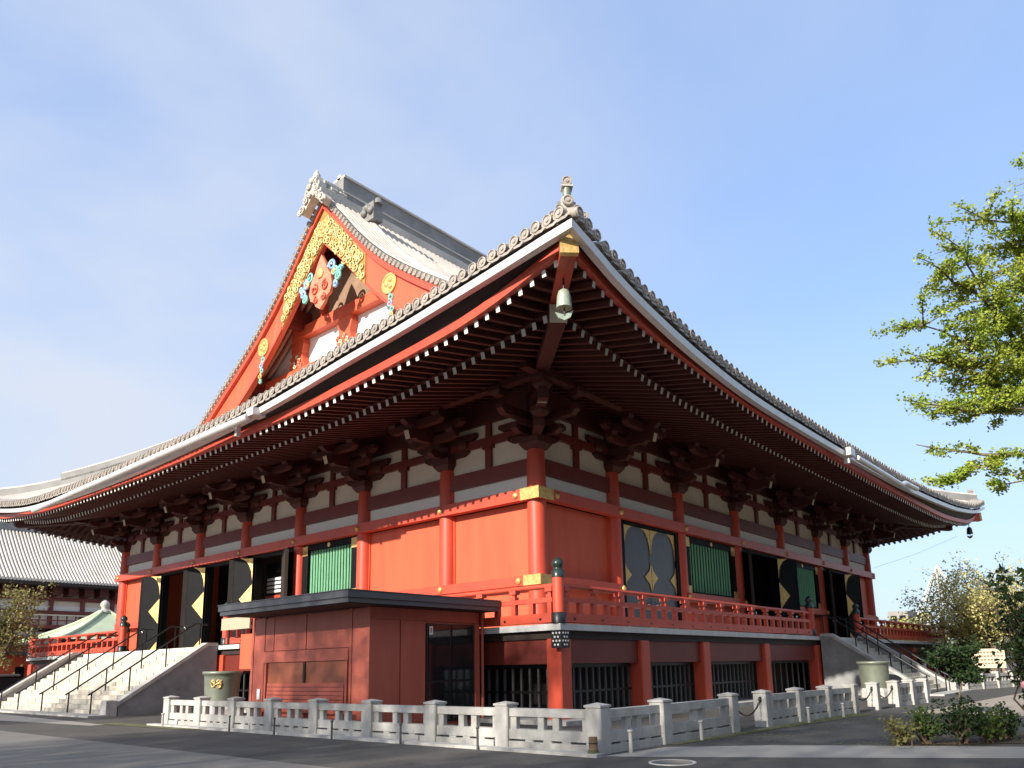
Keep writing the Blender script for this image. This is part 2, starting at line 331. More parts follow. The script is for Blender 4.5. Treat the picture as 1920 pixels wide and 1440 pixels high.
# ---- main storey: columns, beams, wall bays
cm = MB(); cm.lathe((0, 0, 0), [(0.33, 0.0), (0.315, 1.5), (0.31, 4.6), (0.29, 5.75), (0.25, 5.95)], 24); cm = cm.mesh('column', 'vermilion')
for x in XS: inst('column', cm, hall, loc=(x, 0, 0))
for y in YS[1:]: inst('column', cm, hall, loc=(0, y, 0))
inst('column', cm, hall, loc=(34, 30.42, 0))
NG0, NG1 = 4.18, 4.55
def long_beam(name, S, s0, s1, o0, o1, z0, z1, m):
    b = MB(); sbox(b, S, s0, s1, o0, o1, z0, z1); return b.build(name, m, hall)
long_beam('tie_beam', 'R', -0.36, 34.42, 0.10, 0.40, NG0, NG1, 'vermilion'); long_beam('tie_beam', 'L', -0.098, 30.85, 0.10, 0.40, NG0, NG1, 'vermilion')
for S, C in (('R', XS), ('L', YS)):
    for i in range(7):
        s0, s1 = C[i], C[i + 1]
        b = MB(); sbox(b, S, s0 + 0.27, s1 - 0.27, -0.14, 0.14, 5.08, 5.60); b.build('head_beam', 'vermilion_shaded', hall)
        b = MB(); sbox(b, S, s0 + 0.27, s1 - 0.27, -0.06, 0.0, NG1 + 0.002, 5.078); b.build('plaster_band', 'plaster_white', hall)
        mid = (s0 + s1) / 2
        b = MB(); sbox(b, S, mid - 0.13, mid + 0.13, -0.1, 0.1, 5.602, 6.42); sbox(b, S, mid - 0.11, mid + 0.11, -0.1, 0.1, 6.70, 7.55); sbox(b, S, mid - 0.24, mid + 0.24, -0.14, 0.14, 6.3, 6.418); b.build('strut', 'vermilion_shaded', hall)
        b = MB(); sbox(b, S, s0 + 0.25, s1 - 0.25, -0.12, 0.12, 6.42, 6.698); b.build('wall_beam', 'vermilion_shaded', hall)
        b = MB(); sbox(b, S, s0, s1, -0.13, 0.13, 7.202, 8.14); b.build('wall_beam', 'eave_red_shaded', hall)
        for (z0, z1) in ((5.602, 6.418), (6.70, 7.20)):
            for (a, c) in ((s0 + 0.2, mid - 0.13), (mid + 0.13, s1 - 0.2)):
                b = MB(); sbox(b, S, a, c, -0.06, -0.01, z0, z1); b.build('plaster_panel', 'plaster', hall)

def wall_panel(S, i, z0=0.0):
    C = XS if S == 'R' else YS
    s0, s1 = C[i] + 0.25, C[i + 1] - 0.25
    b = MB(); sbox(b, S, s0, s1, -0.14, -0.02, 0, NG0 - 0.002); sbox(b, S, s0, s0 + 0.10, -0.02, 0.04, 1.79, NG0 - 0.002); sbox(b, S, s1 - 0.10, s1, -0.02, 0.04, 1.79, NG0 - 0.002)
    b.build('wall_panel', 'vermilion_wall', hall)
    waist(S, C[i], C[i + 1])
def waist(S, s0, s1):
    b = MB(); sbox(b, S, s0 + (0.0 if s0 > 0 else (-0.36 if S == 'R' else -0.098)), s1, 0.10, 0.38, 1.46, 1.76); b.build('waist_beam', 'vermilion', hall)
def window(S, i):
    C = XS if S == 'R' else YS
    s0, s1 = C[i] + 0.30, C[i + 1] - 0.30
    waist(S, C[i], C[i + 1])
    b = MB(); sbox(b, S, C[i] + 0.25, C[i + 1] - 0.25, -0.14, -0.02, 0, 1.46); b.build('wall_panel', 'vermilion_wall', hall)
    b = MB(); sbox(b, S, s0, s0 + 0.40, -0.10, 0.12, 1.765, NG0); sbox(b, S, s1 - 0.40, s1, -0.10, 0.12, 1.765, NG0)
    sbox(b, S, s0 + 0.40, s1 - 0.40, -0.10, 0.12, 3.90, NG0); sbox(b, S, s0 + 0.40, s1 - 0.40, -0.10, 0.12, 1.765, 1.88); sbox(b, S, s0 + 0.40, s1 - 0.40, -0.28, -0.22, 1.88, 3.90)
    w = b.build('window', 'black_lacquer', hall)
    f = side(S); n = 15; a, c = s0 + 0.44, s1 - 0.44
    m = MB(); q = 0.052; m.add([(-q, 0, 1.88), (0, -q, 1.88), (q, 0, 1.88), (0, q, 1.88), (-q, 0, 3.9), (0, -q, 3.9), (q, 0, 3.9), (0, q, 3.9)], [(0, 1, 5, 4), (1, 2, 6, 5), (2, 3, 7, 6), (3, 0, 4, 7)])
    sm = m.mesh('slat', 'green_slat')
    for k in range(n):
        p = f(a + (c - a) * (k + 0.5) / n, 0.02, 0); inst('slat', sm, w, loc=p)
    g = MB()
    for (sa, sb_, za, zb) in ((s0 + 0.02, s0 + 0.38, 3.72, 4.12), (s1 - 0.38, s1 - 0.02, 3.72, 4.12), (s0 + 0.02, s0 + 0.38, 1.79, 2.1), (s1 - 0.38, s1 - 0.02, 1.79, 2.1)):
        sbox(g, S, sa, sb_, 0.122, 0.14, za, zb)
    g.build('gold_fitting', 'gold', w)
    g = MB(); p = f((s0 + s1) / 2, 0.13, 4.02); g.lathe(p, [(0.10, -0.02), (0.07, 0.05), (0.0, 0.07)], 10, 0, 'x' if S == 'L' else 'y'); g.build('gold_boss', 'gold', w)

LEAF_H = 4.05
def leaf_parts(w, mt, sides=(1, -1)):
    """door leaf in its own frame: x 0..w from the hinge, y thickness, z up"""
    b = MB(); b.box(0, w, -0.05, 0.05, 0.03, LEAF_H)
    for yy in (-0.066, 0.066):
        y0, y1 = (yy, -0.05) if yy < 0 else (0.05, yy)
        b.box(0, 0.09, y0, y1, 0.03, LEAF_H); b.box(w - 0.09, w, y0, y1, 0.03, LEAF_H); b.box(0.09, w - 0.09, y0, y1, LEAF_H - 0.1, LEAF_H); b.box(0.09, w - 0.09, y0, y1, 0.03, 0.2)
    d = b.mesh('door_leaf', mt)
    gm = []
    for ya, off in ((-0.068, -0.02), (0.068, 0.02)):
        for x0, sg in [(0.02, 1) if q == 1 else (w - 0.02, -1) for q in sides]:
            arc = [(x0, LEAF_H - 0.02), (x0 + sg * 0.62, LEAF_H - 0.02)] + [(x0 + sg * (0.62 - 0.6 * math.sin(t)), LEAF_H - 0.04 - 0.92 * (1 - math.cos(t))) for t in (0.3, 0.6, 0.9, 1.2, 1.4)] + [(x0, LEAF_H - 1.02)]
            for poly in (arc, ([(x0, 2.72), (x0 + sg * 0.12, 2.45), (x0 + sg * 0.46, 2.2), (x0 + sg * 0.12, 1.95), (x0, 1.68)] if len(sides) == 2 else [(x0, 2.85), (x0 + sg * 0.62, 2.2), (x0, 1.55)]), [(x0, 0.62), (x0 + sg * 0.46, 0.12), (x0, 0.08)]):
                g = MB(); g.prism([(x, ya, z) for x, z in poly], (0, off, 0)); gm.append(g.mesh('gold_plate', 'gold'))
    k = MB(); k.lathe((w - 0.3, 0, 1.15), [(0.02, -0.12), (0.085, -0.10), (0.085, -0.07), (0.085, 0.07), (0.085, 0.10), (0.02, 0.12)], 10, 0, 'y'); km = k.mesh('door_knob', 'chrome')
    return d, gm, km
DL = leaf_parts(1.25, 'black_lacquer', (1,)); DP = leaf_parts(1.25, 'dark_board', ()); DG = leaf_parts(1.88, 'grey_lacquer')
def door_leaf(meshes, hinge, ang):
    d = inst('door_leaf', meshes[0], hall, Matrix.Translation(hinge) @ Matrix.Rotation(ang, 4, 'Z'))
    for gmesh in meshes[1]: inst('gold_plate', gmesh, d, WM(d))
    inst('door_knob', meshes[2], d, WM(d))
def door_frame(S, i):
    C = XS if S == 'R' else YS
    s0, s1 = C[i] + 0.27, C[i + 1] - 0.27
    b = MB(); w_ = 0.24 if (S == 'R' and i == 1) else 0.78
    sbox(b, S, s0, s0 + w_, -0.16, 0.16, 0, NG0 - 0.002); sbox(b, S, s1 - w_, s1, -0.16, 0.16, 0, NG0 - 0.002); sbox(b, S, s0 + w_, s1 - w_, -0.16, 0.18, 4.06, NG0 - 0.002)
    b.build('door_frame', 'black_lacquer', hall)
    b = MB(); sbox(b, S, s0 + 0.24, s1 - 0.24, -0.2, 0.3, 0.001, 0.10); b.build('door_sill', 'dark_board', hall)
# right facade
wall_panel('R', 0); window('R', 2); window('R', 4); wall_panel('R', 6)
door_frame('R', 1); door_frame('R', 3); door_frame('R', 5)
door_leaf(DG, (4.29 + 0.52, -0.02, 0), 0.0); door_leaf(DG, (9.09 - 0.52, -0.02, 0), math.pi)
for i in (3, 5):
    door_leaf(DP, (XS[i] + 1.05, -0.2, 0), math.radians(206)); door_leaf(DL, (XS[i + 1] - 1.05, -0.2, 0), math.radians(-26))
# left facade
wall_panel('L', 0); wall_panel('L', 1); window('L', 2); wall_panel('L', 6)
for i in (3, 4, 5):
    door_frame('L', i)
    door_leaf(DP, (-0.2, YS[i] + 1.02, 0), math.radians(-116)); door_leaf(DL, (-0.2, YS[i + 1] - 1.0, 0), math.radians(116))
# inside of the hall
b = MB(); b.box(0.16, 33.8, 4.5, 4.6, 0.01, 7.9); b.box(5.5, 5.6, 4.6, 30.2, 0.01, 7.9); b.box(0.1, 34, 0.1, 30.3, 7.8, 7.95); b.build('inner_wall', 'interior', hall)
b = MB(); b.box(33.9, 34.1, 0.2, 30.2, 0, 7.8); b.box(0.2, 33.8, 30.3, 30.5, 0, 7.8); b.build('rear_wall', 'vermilion_wall', hall)
# paper screen with lattice seen in the first open door bay
YO = 15.25
b = MB(); b.box(0.9, 1.0, YO, YO + 1.9, 0.02, 3.95)
sc_ = b.build('paper_screen', 'black_lacquer', hall)
for k in range(4): b = MB(); b.box(0.86, 0.898, YO + 0.15, YO + 1.75, 3.12 - 0.19 * k, 3.24 - 0.19 * k); b.build('paper_slat', 'paper', sc_)
for r_ in range(4):
    for c_ in range(3): b = MB(); b.box(0.86, 0.898, YO + 0.15 + 0.54 * c_, YO + 0.65 + 0.54 * c_, 1.12 + 0.23 * r_, 1.32 + 0.23 * r_); b.build('paper_pane', 'paper', sc_)
b = MB(); b.box(0.85, 0.898, YO + 0.05, YO + 1.85, 2.12, 2.42); b.build('red_band', 'vermilion', sc_)
# vertical white lettering board in the open middle bay of the right facade
b = MB(); b.box(15.95, 16.55, 0.5, 0.56, 0.3, 3.7)
tb = b.build('lettering_board', 'black_lacquer', hall)
b = MB(); rr = random.Random(3)
for k in range(6):
    z = 2.35 - 0.36 * k
    for q in range(3): b.box(16.06, 16.44, 0.47, 0.498, z + 0.1 * q, z + 0.1 * q + 0.035)
    b.box(16.12, 16.16, 0.46, 0.488, z, z + 0.25); b.box(16.33, 16.37, 0.46, 0.488, z - 0.02, z + 0.24)
b.build('lettering', 'paper', tb)
# gold corner and column fittings on the tie beams
b = MB(); b.box(-0.42, -0.402, -0.42, 0.35, NG0 - 0.01, NG1 + 0.01); b.box(-0.402, 0.35, -0.42, -0.402, NG0 - 0.01, NG1 + 0.01); b.box(-0.42, 0.1, -0.42, 0.1, NG1, NG1 + 0.012); b.build('corner_gold_plate', 'gold', hall)
b = MB(); b.box(-0.405, -0.385, -0.40, 0.30, 1.45, 1.77); b.box(-0.385, 0.25, -0.405, -0.385, 1.45, 1.77); b.build('corner_gold_plate', 'gold', hall)
bo = MB(); bo.lathe((0, 0, 0), [(0.11, 0.0), (0.11, 0.03), (0.06, 0.07), (0.0, 0.085)], 10, 0, 'y'); bo_ = bo.mesh('gold_boss', 'gold')
for x in [0.55] + XS[1:]: inst('gold_boss', bo_, hall, Matrix.Translation((x, -0.40, 4.36)) @ Matrix.Rotation(math.pi, 4, 'Z')); inst('gold_boss', bo_, hall, Matrix.Translation((x, -0.38, 1.61)) @ Matrix.Rotation(math.pi, 4, 'Z'))
for y in [0.55] + YS[1:]: inst('gold_boss', bo_, hall, Matrix.Translation((-0.40, y, 4.36)) @ Matrix.Rotation(math.pi / 2, 4, 'Z'))
for y in [0.5, YS[1], YS[2]]: inst('gold_boss', bo_, hall, Matrix.Translation((-0.38, y, 1.61)) @ Matrix.Rotation(math.pi / 2, 4, 'Z'))

# ---- bracket sets (frame: x along facade, outward is -y)
def arm(x0, x1, y, z, w=0.24, h=0.26):
    m = MB(); c = 0.22
    pts = [(x0, z + h), (x0, z + h * 0.45), (x0 + c, z), (x1 - c, z), (x1, z + h * 0.45), (x1, z + h)]
    m.prism([(x, y - w / 2, zz) for x, zz in pts], (0, w, 0)); return m
def arm_out(y0, y1, x, z, w=0.24, h=0.26):
    m = MB(); c = 0.2
    pts = [(y0, z + h), (y0, z), (y1 + c, z), (y1, z + h * 0.5), (y1, z + h)]
    m.prism([(x - w / 2, y, zz) for y, zz in pts], (w, 0, 0)); return m
def block(x, y, z, a=0.42, h=0.24):
    m = MB(); q = a * 0.34; a2 = a / 2
    m.add([(x - q, y - q, z), (x + q, y - q, z), (x + q, y + q, z), (x - q, y + q, z), (x - a2, y - a2, z + h * 0.45), (x + a2, y - a2, z + h * 0.45), (x + a2, y + a2, z + h * 0.45), (x - a2, y + a2, z + h * 0.45),
           (x - a2, y - a2, z + h), (x + a2, y - a2, z + h), (x + a2, y + a2, z + h), (x - a2, y + a2, z + h)],
          [(0, 1, 5, 4), (1, 2, 6, 5), (2, 3, 7, 6), (3, 0, 4, 7), (4, 5, 9, 8), (5, 6, 10, 9), (6, 7, 11, 10), (7, 4, 8, 11), (8, 9, 10, 11), (3, 2, 1, 0)]); return m
BR = [('bearing_block', block(0, 0, 5.86, 0.78, 0.40))] + [('bracket_arm', arm(-1.1, 1.1, 0, 6.24)), ('bracket_arm', arm(-1.5, 1.5, -0.02, 6.72)), ('bracket_arm', arm_out(0.1, -0.95, 0, 6.24)), ('bracket_arm', arm_out(0.1, -1.75, 0, 6.70, 0.24, 0.3)),
      ('bracket_arm', arm(-1.2, 1.2, -0.78, 6.70)), ('bracket_arm', arm(-1.35, 1.35, -1.55, 7.10)), ('bracket_arm', arm(-1.55, 1.55, -0.78, 7.10)), ('bracket_arm', arm_out(0.1, -2.2, 0, 7.16, 0.24, 0.28))]
for q in (-0.9, 0, 0.9): BR.append(('bearing_block', block(q, 0, 6.48)))
for q in (-0.98, 0, 0.98): BR.append(('bearing_block', block(q, -0.78, 6.94, 0.36)))
for q in (-1.1, 0, 1.1): BR.append(('bearing_block', block(q, -1.55, 7.34, 0.36, 0.2)))
BRM = [(n, m.mesh(n, 'eave_red_shaded')) for n, m in BR]
tr_ = MB(); tr_.beam((0, 0.3, 7.52), (0, -1.95, 6.82), 0.22, 0.30, 0, 1); TRM = tr_.mesh('tail_rafter', ['eave_red_shaded', 'cream_board'])
BCOL = MB(); BCOL.box(-0.3, 0.3, -0.10, 0.24, 6.1, 7.7); BCOLM = BCOL.mesh('bracket_set', 'eave_red_shaded')
def bracket(x, y, rz):
    o = inst('bracket_set', BCOLM, hall, loc=(x, y, 0), rz=rz)
    for n, m in BRM: inst(n, m, o, WM(o))
    inst('tail_rafter', TRM, o, WM(o))
for x in XS[1:]: bracket(x, 0, 0)
for y in YS[1:]: bracket(0, y, -math.pi / 2)
# corner set: arms both ways and a diagonal
o = inst('bracket_set', BCOLM, hall, loc=(0, 0, 0), rz=-math.pi / 4)
for n, m in BRM[:5]: inst(n, m, o, Matrix.Identity(4))
for n, m in BRM[1:5]: inst(n, m, o, Matrix.Rotation(-math.pi / 2, 4, 'Z'))
dg = MB()
for (d1, z, h) in ((1.25, 6.24, 0.3), (2.3, 6.7, 0.34)): dg.beam((0.1, 0.1, z + h / 2), (-d1 / 1.0 * 0.8, -d1 * 0.8, z + h / 2), 0.3, h)
dg.build('diagonal_arm', 'eave_red_shaded', o)
for (bx, by, bz) in ((-1.1, -1.1, 6.5), (-1.7, -1.7, 7.05), (-1.55, 0.2, 7.34), (0.2, -1.55, 7.34), (-1.55, -1.55, 7.34)): block(bx, by, bz, 0.44, 0.28).build('bearing_block', 'eave_red_shaded', o)
t2 = MB(); t2.beam((0.3, 0.3, 7.6), (-1.62, -1.62, 6.86), 0.30, 0.40, 0, 1); t2.build('tail_rafter', ['eave_red_shaded', 'cream_board'], o)
# purlins carrying the rafters
b = MB(); b.box(-2.4, 36.4, -1.70, -1.40, 7.55, 7.82); b.build('eave_purlin', 'eave_red_shaded', hall)
b = MB(); b.box(-1.70, -1.40, -1.39, 32.6, 7.55, 7.82); b.build('eave_purlin', 'eave_red_shaded', hall)
# ---- rafters: base tier and flying tier, painted white at the end
SP = 0.365
nR, nL = int((LX + 2 * 5.0) / SP), int((LY + 2 * 5.0) / SP)
def ttR(x): return min(x + EV, LX + EV - x)
def ttL(y): return min(y + EV, LY + EV - y)
def rafter(S, s, tier):
    f = side(S); t = ttR(s) if S == 'R' else ttL(s)
    m = MB()
    if tier == 'base':
        if t < 2.15: return
        oi = max(-0.1, 4.3 - (t - 1.85)) if t < 6.5 else -0.1
        ze = zB(t); zi = ze + (4.2 - oi) * 0.27
        m.beam(f(s, oi, zi), f(s, 4.22, ze), 0.13, 0.19, 0, 1)
        m.build('base_rafter', ['eave_red_shaded', 'white_paint'], hall)
    else:
        if t < 0.6: return
        oi = max(3.4, 5.6 - (t - 0.5)) if t < 3 else 3.4
        ze = zF(t); zi = ze + (5.62 - oi) * 0.2
        zi = min(zi, zB(max(t, 2.2)) + 0.42) if t > 3 else zi
        m.beam(f(s, oi, zi), f(s, 5.62, ze), 0.12, 0.16, 0, 1)
        m.build('flying_rafter', ['eave_red_shaded', 'white_paint'], hall)
for i in range(nR + 1):
    s = -5.3 + i * SP
    rafter('R', s, 'base'); rafter('R', s, 'fly')
for i in range(nL + 1):
    s = -5.3 + i * SP
    rafter('L', s, 'base'); rafter('L', s, 'fly')
# boards above the rafters (soffit), fascias, gutters
def strip(S, name, mats, rows, seg=0.9, s0=None, s1=None, smooth=True):
    """surface strip along the eave; rows: list of (o, zfunc(s,t)); ends mitred at the corners"""
    f = side(S); Lg = LX if S == 'R' else LY
    n = 60; mb = MB(); vs = []
    for i in range(n + 1):
        for (o, zf) in rows:
            a, c = -o, Lg + o
            s = a + (c - a) * i / n
            t = min(s - (-EV), Lg + EV - s)
            vs.append(f(s, o, zf(s, t)))
    k = len(rows)
    fs = [(i * k + j, i * k + j + 1, (i + 1) * k + j + 1, (i + 1) * k + j) for i in range(n) for j in range(k - 1)]
    mb.add(vs, fs, 0, smooth)
    return mb.build(name, mats, hall)
for S in 'RL':
    zE = zR if S == 'R' else zL
    strip(S, 'soffit', 'eave_red_shaded', [(-0.1, lambda s, t: 8.15 + 0.0), (4.25, lambda s, t: zB(t) + 0.11), (4.25, lambda s, t: zB(t) + 0.36), (5.64, lambda s, t: zF(t) + 0.09)])
    strip(S, 'eave_beam', 'eave_red_shaded', [(4.12, lambda s, t: zB(t) + 0.11), (4.26, lambda s, t: zB(t) + 0.11), (4.26, lambda s, t: zB(t) + 0.36)], smooth=False)
    strip(S, 'eave_fascia', 'vermilion', [(5.60, lambda s, t: zF(t) + 0.085), (5.76, lambda s, t: zF(t) + 0.085), (5.78, lambda s, t: zF(t) + 0.30), (5.6, lambda s, t: zF(t) + 0.30)], smooth=False)
    strip(S, 'eave_board', 'dark_board', [(5.70, lambda s, t: zF(t) + 0.30), (5.98, lambda s, t, z=zE: max(z(s) - 0.16, zF(t) + 0.33)), (6.02, lambda s, t, z=zE: z(s) + 0.02), (6.12, lambda s, t, z=zE: z(s) + 0.09)], smooth=False)
    strip(S, 'gutter', 'gutter', [(6.02, lambda s, t, z=zE: z(s) - 0.19), (6.20, lambda s, t, z=zE: z(s) - 0.19), (6.23, lambda s, t, z=zE: z(s) + 0.0), (6.19, lambda s, t, z=zE: z(s) - 0.012), (6.06, lambda s, t, z=zE: z(s) - 0.10)], smooth=False)
def far_eave(S):
    mb = MB(); fs = []
    for k in range(40):
        t = 0.0 + 36.0 * k / 39
        za, zb_, zc = 8.1, zB(min(t, 20)) + 0.12, zF(min(t, 20)) + 0.1
        row = [(0.1, 8.1), (4.25, zb_), (4.25, zb_ + 0.25), (5.62, zc), (5.76, zc), (5.78, zc + 0.24), (6.08, max(zc + 0.4, interp(t, [0, 2, 4.7, 8.9, 12.5, 20], [9.0 if S == 'R' else 8.8, 8.35, 7.8, 7.25, 7.02, 6.93]) + 0.1))]
        for o, z in row:
            s = max(t - EV, -o)
            mb.v.append((LX + o, s, z) if S == 'R' else (s, LY + o, z))
    n = 7
    mb.f = [(i * n + j, i * n + j + 1, (i + 1) * n + j + 1, (i + 1) * n + j) for i in range(39) for j in range(n - 1)]; mb.m = [0] * len(mb.f); mb.sm = [False] * len(mb.f)
    mb.build('soffit', 'eave_red_shaded', hall)
    for i in range(26):
        s = -4.9 + i * SP; t = s + EV
        f = (lambda s, o, z: (LX + o, s, z)) if S == 'R' else (lambda s, o, z: (s, LY + o, z))
        m = MB(); ze = zF(t); oi = max(3.4, 5.6 - (t - 0.5)) if t < 3 else 3.4
        m.beam(f(s, oi, ze + (5.62 - oi) * 0.2), f(s, 5.64, ze), 0.12, 0.16, 0, 1); m.build('flying_rafter', ['eave_red_shaded', 'white_paint'], hall)
        if t > 2.15:
            m = MB(); ze = zB(t); oi = max(0.3, 4.3 - (t - 1.85)) if t < 6.5 else 0.3
            m.beam(f(s, oi, ze + (4.2 - oi) * 0.27), f(s, 4.22, ze), 0.13, 0.19, 0, 1); m.build('base_rafter', ['eave_red_shaded', 'white_paint'], hall)
far_eave('R'); far_eave('L')
b = MB(); b.box(35.4, 35.7, -2.4, 32, 7.55, 7.82); b.build('eave_purlin', 'eave_red_shaded', hall)
b = MB(); b.box(-2.4, 36, 31.82, 32.12, 7.55, 7.82); b.build('eave_purlin', 'eave_red_shaded', hall)
b = MB(); b.box(11.2, 11.75, -6.45, -6.0, 6.72, 7.02); b.box(11.4, 11.55, -6.3, -6.1, 6.45, 6.72); b.build('gutter_box', 'gutter', hall)
b = MB(); b.box(-6.45, -6.0, 6.2, 6.6, 6.95, 7.2); b.build('gutter_box', 'gutter', hall)
b = MB(); b.box(-6.2, -6.05, 7.6, 7.72, 6.6, 6.98); b.build('gutter_bracket', 'gutter', hall)
b = MB(); b.tube([(12 + 0.7 * k, -6.42, 6.74 + (0.02 * k if k > 9 else 0)) for k in range(14)], 0.11, 8); b.build('hanging_gutter', 'gutter', hall)
b = MB(); b.tube([(-6.42, 6.5 + 1.0 * k, 6.93 - 0.012 * k) for k in range(20)], 0.13, 8); b.build('hanging_gutter', 'gutter', hall)
# hip rafters at the corners with gold cap
def hip_rafter(cx, cy, dx, dy):
    b = MB(); P0 = (cx, cy)
    pt = lambda o, z: (cx + dx * o, cy + dy * o, z)
    b.beam(pt(-0.2, 8.0), pt(4.38, 7.60), 0.42, 0.48, 0, 2); b.beam(pt(3.4, 8.05), pt(5.86, 8.28), 0.38, 0.52, 1, 1)
    b.build('hip_rafter', ['eave_red_shaded', 'vermilion', 'cream_board'], hall)
    b = MB(); b.beam(pt(5.80, 8.274), pt(5.90, 8.284), 0.42, 0.56); b.build('gold_cap', 'gold', hall)
hip_rafter(0, 0, -1, -1); hip_rafter(34, 0, 1, -1); hip_rafter(0, 30.42, -1, 1)

# ---- roof surfaces
def roof_side(S):
    f = side(S); Lg = LX if S == 'R' else LY; rf = roofR if S == 'R' else roofL
    mb = MB()
    nd, ns = 14, 48; vs = []
    dmax = 8.3
    for i in range(nd + 1):
        d = dmax * i / nd
        a, c = -EV + d, Lg + EV - d
        for j in range(ns + 1):
            s = a + (c - a) * j / ns; vs.append(f(s, EV - d, rf(s, d)))
    mb.add(vs, [(i * (ns + 1) + j, i * (ns + 1) + j + 1, (i + 1) * (ns + 1) + j + 1, (i + 1) * (ns + 1) + j) for i in range(nd) for j in range(ns)], 0, True)
    mb.build('roof_slope', 'tile', hall)
roof_side('R'); roof_side('L')
GX = 2.1
mb = MB()
for sg in (1, -1):
    vs = []
    for i in range(29):
        d = 7.2 + (21.3 - 7.2) * i / 28
        for x in (1.92, 32.1): vs.append((x, CY - sg * (21.3 - d), prof(d) + 0.04))
    for i in range(28):
        mb.add([vs[2 * i], vs[2 * i + 1], vs[2 * i + 3], vs[2 * i + 2]], [(0, 1, 2, 3)], 0, True)
mb.build('roof_slope', 'tile', hall)
def lift_far(t, S): return interp(t, [0, 2, 4.7, 8.9, 12.5, 20], [9.0 if S == 'R' else 8.8, 8.35, 7.8, 7.25, 7.02, 6.93])
for S in 'RL':          # the two far sides of the lower roof
    mb = MB(); nd, ns = 10, 40; Lg = LY if S == 'R' else LX
    for i in range(nd + 1):
        d = 8.3 * i / nd; a, c = -EV + d, Lg + EV - d
        for j in range(ns + 1):
            q = a + (c - a) * (j / ns); z = prof(d) + (lift_far(q + EV, S) - 6.93) * fade(d) + 0.14
            mb.v.append((LX + EV - d, q, z) if S == 'R' else (q, LY + EV - d, z))
    mb.f = [(i * (ns + 1) + j, i * (ns + 1) + j + 1, (i + 1) * (ns + 1) + j + 1, (i + 1) * (ns + 1) + j) for i in range(nd) for j in range(ns)]; mb.m = [0] * len(mb.f); mb.sm = [True] * len(mb.f)
    mb.build('roof_slope', 'tile', hall)
# cover tile rows and their round eave ends
TS = 0.335
ring = [(0.138, 0.0), (0.138, -0.05), (0.110, -0.055), (0.100, -0.030), (0.055, -0.030), (0.045, -0.055), (0.0, -0.06)]
def cover_rows(S):
    f = side(S); Lg = LX if S == 'R' else LY; rf = roofR if S == 'R' else roofL
    n = int((Lg + 2 * EV - 0.3) / TS); off = (Lg + 2 * EV - n * TS) / 2
    ed = MB(); ed.lathe((0, 0, 0), ring, 12, 0, 'y', False); ed.tube([(0, -0.02, 0), (0, 0.6, 0.2)], 0.134, 8, 0, False)
    q = 0.13
    ed.add([(-0.16, -0.03, -0.03), (-0.02, -0.03, -0.13), (0.16, -0.03, -0.13), (0.34, -0.03, -0.03), (0.34, -0.03, -0.10), (0.18, -0.03, -0.20), (0, -0.03, -0.20), (-0.16, -0.03, -0.10)], [(0, 1, 6, 7), (1, 2, 5, 6), (2, 3, 4, 5)])
    em = ed.mesh('eave_tile', 'tile_end')
    for i in range(n + 1):
        s = -EV + off + i * TS
        t = min(s + EV, Lg + EV - s)
        if S == 'R': dm = 20.9 if 1.95 <= s <= 32.05 else min(t, 8.3)
        else: dm = min(t, 8.2)
        z0 = rf(s, 0)
        inst('eave_tile', em, hall, Matrix.Translation(f(s + RN.uniform(-0.012, 0.012), EV + 0.12 + RN.uniform(-0.012, 0.012), z0 + 0.09 + RN.uniform(-0.014, 0.014))) @ (Matrix.Rotation(-math.pi / 2, 4, 'Z') if S == 'L' else Matrix.Identity(4)))
        if dm < 0.5: continue
        k = max(2, int(dm / 1.1)); m = MB()
        m.tube([f(s, EV + 0.05 - dm * j / k, rf(s, dm * j / k) + 0.05) for j in range(k + 1)], 0.115, 5, 0, False, True, True, up=(0, 0, 1))
        m.build('cover_tile_row', 'tile', hall)
cover_rows('R'); cover_rows('L')
# ---- hip ridges
def hip_ridge(pts, name='hip_ridge', w=0.42, h=0.55):
    mb = MB(); mb.ribbon([(x, y, z + h * 0.45) for x, y, z in pts], w, h, 0); mb.tube([(x, y, z + h * 0.98) for x, y, z in pts], 0.15, 8, 1)
    for sg in (-1, 1):
        pass
    return mb.build(name, ['tile_dark', 'tile'], hall)
def hip_pts(cx, cy, dx, dy, rf, d0, d1, n=12):
    return [(cx - dx * d, cy - dy * d, rf(d)) for d in [d0 + (d1 - d0) * i / n for i in range(n + 1)]]
hip_ridge(hip_pts(-EV, -EV, -1, -1, lambda d: max(roofR(-EV + d, d), roofL(-EV + d, d)), 0.35, 8.3))
hip_ridge(hip_pts(LX + EV, -EV, 1, -1, lambda d: roofR(LX + EV - d, d), 0.3, 8.3))
hip_ridge(hip_pts(-EV, LY + EV, -1, 1, lambda d: roofL(LY + EV - d, d), 0.3, 8.3), w=0.45, h=0.5)
hip_ridge(hip_pts(-EV, LY + EV, -1, 1, lambda d: roofL(LY + EV - d, d) + 0.40, 3.3, 8.3), w=0.45, h=0.42)
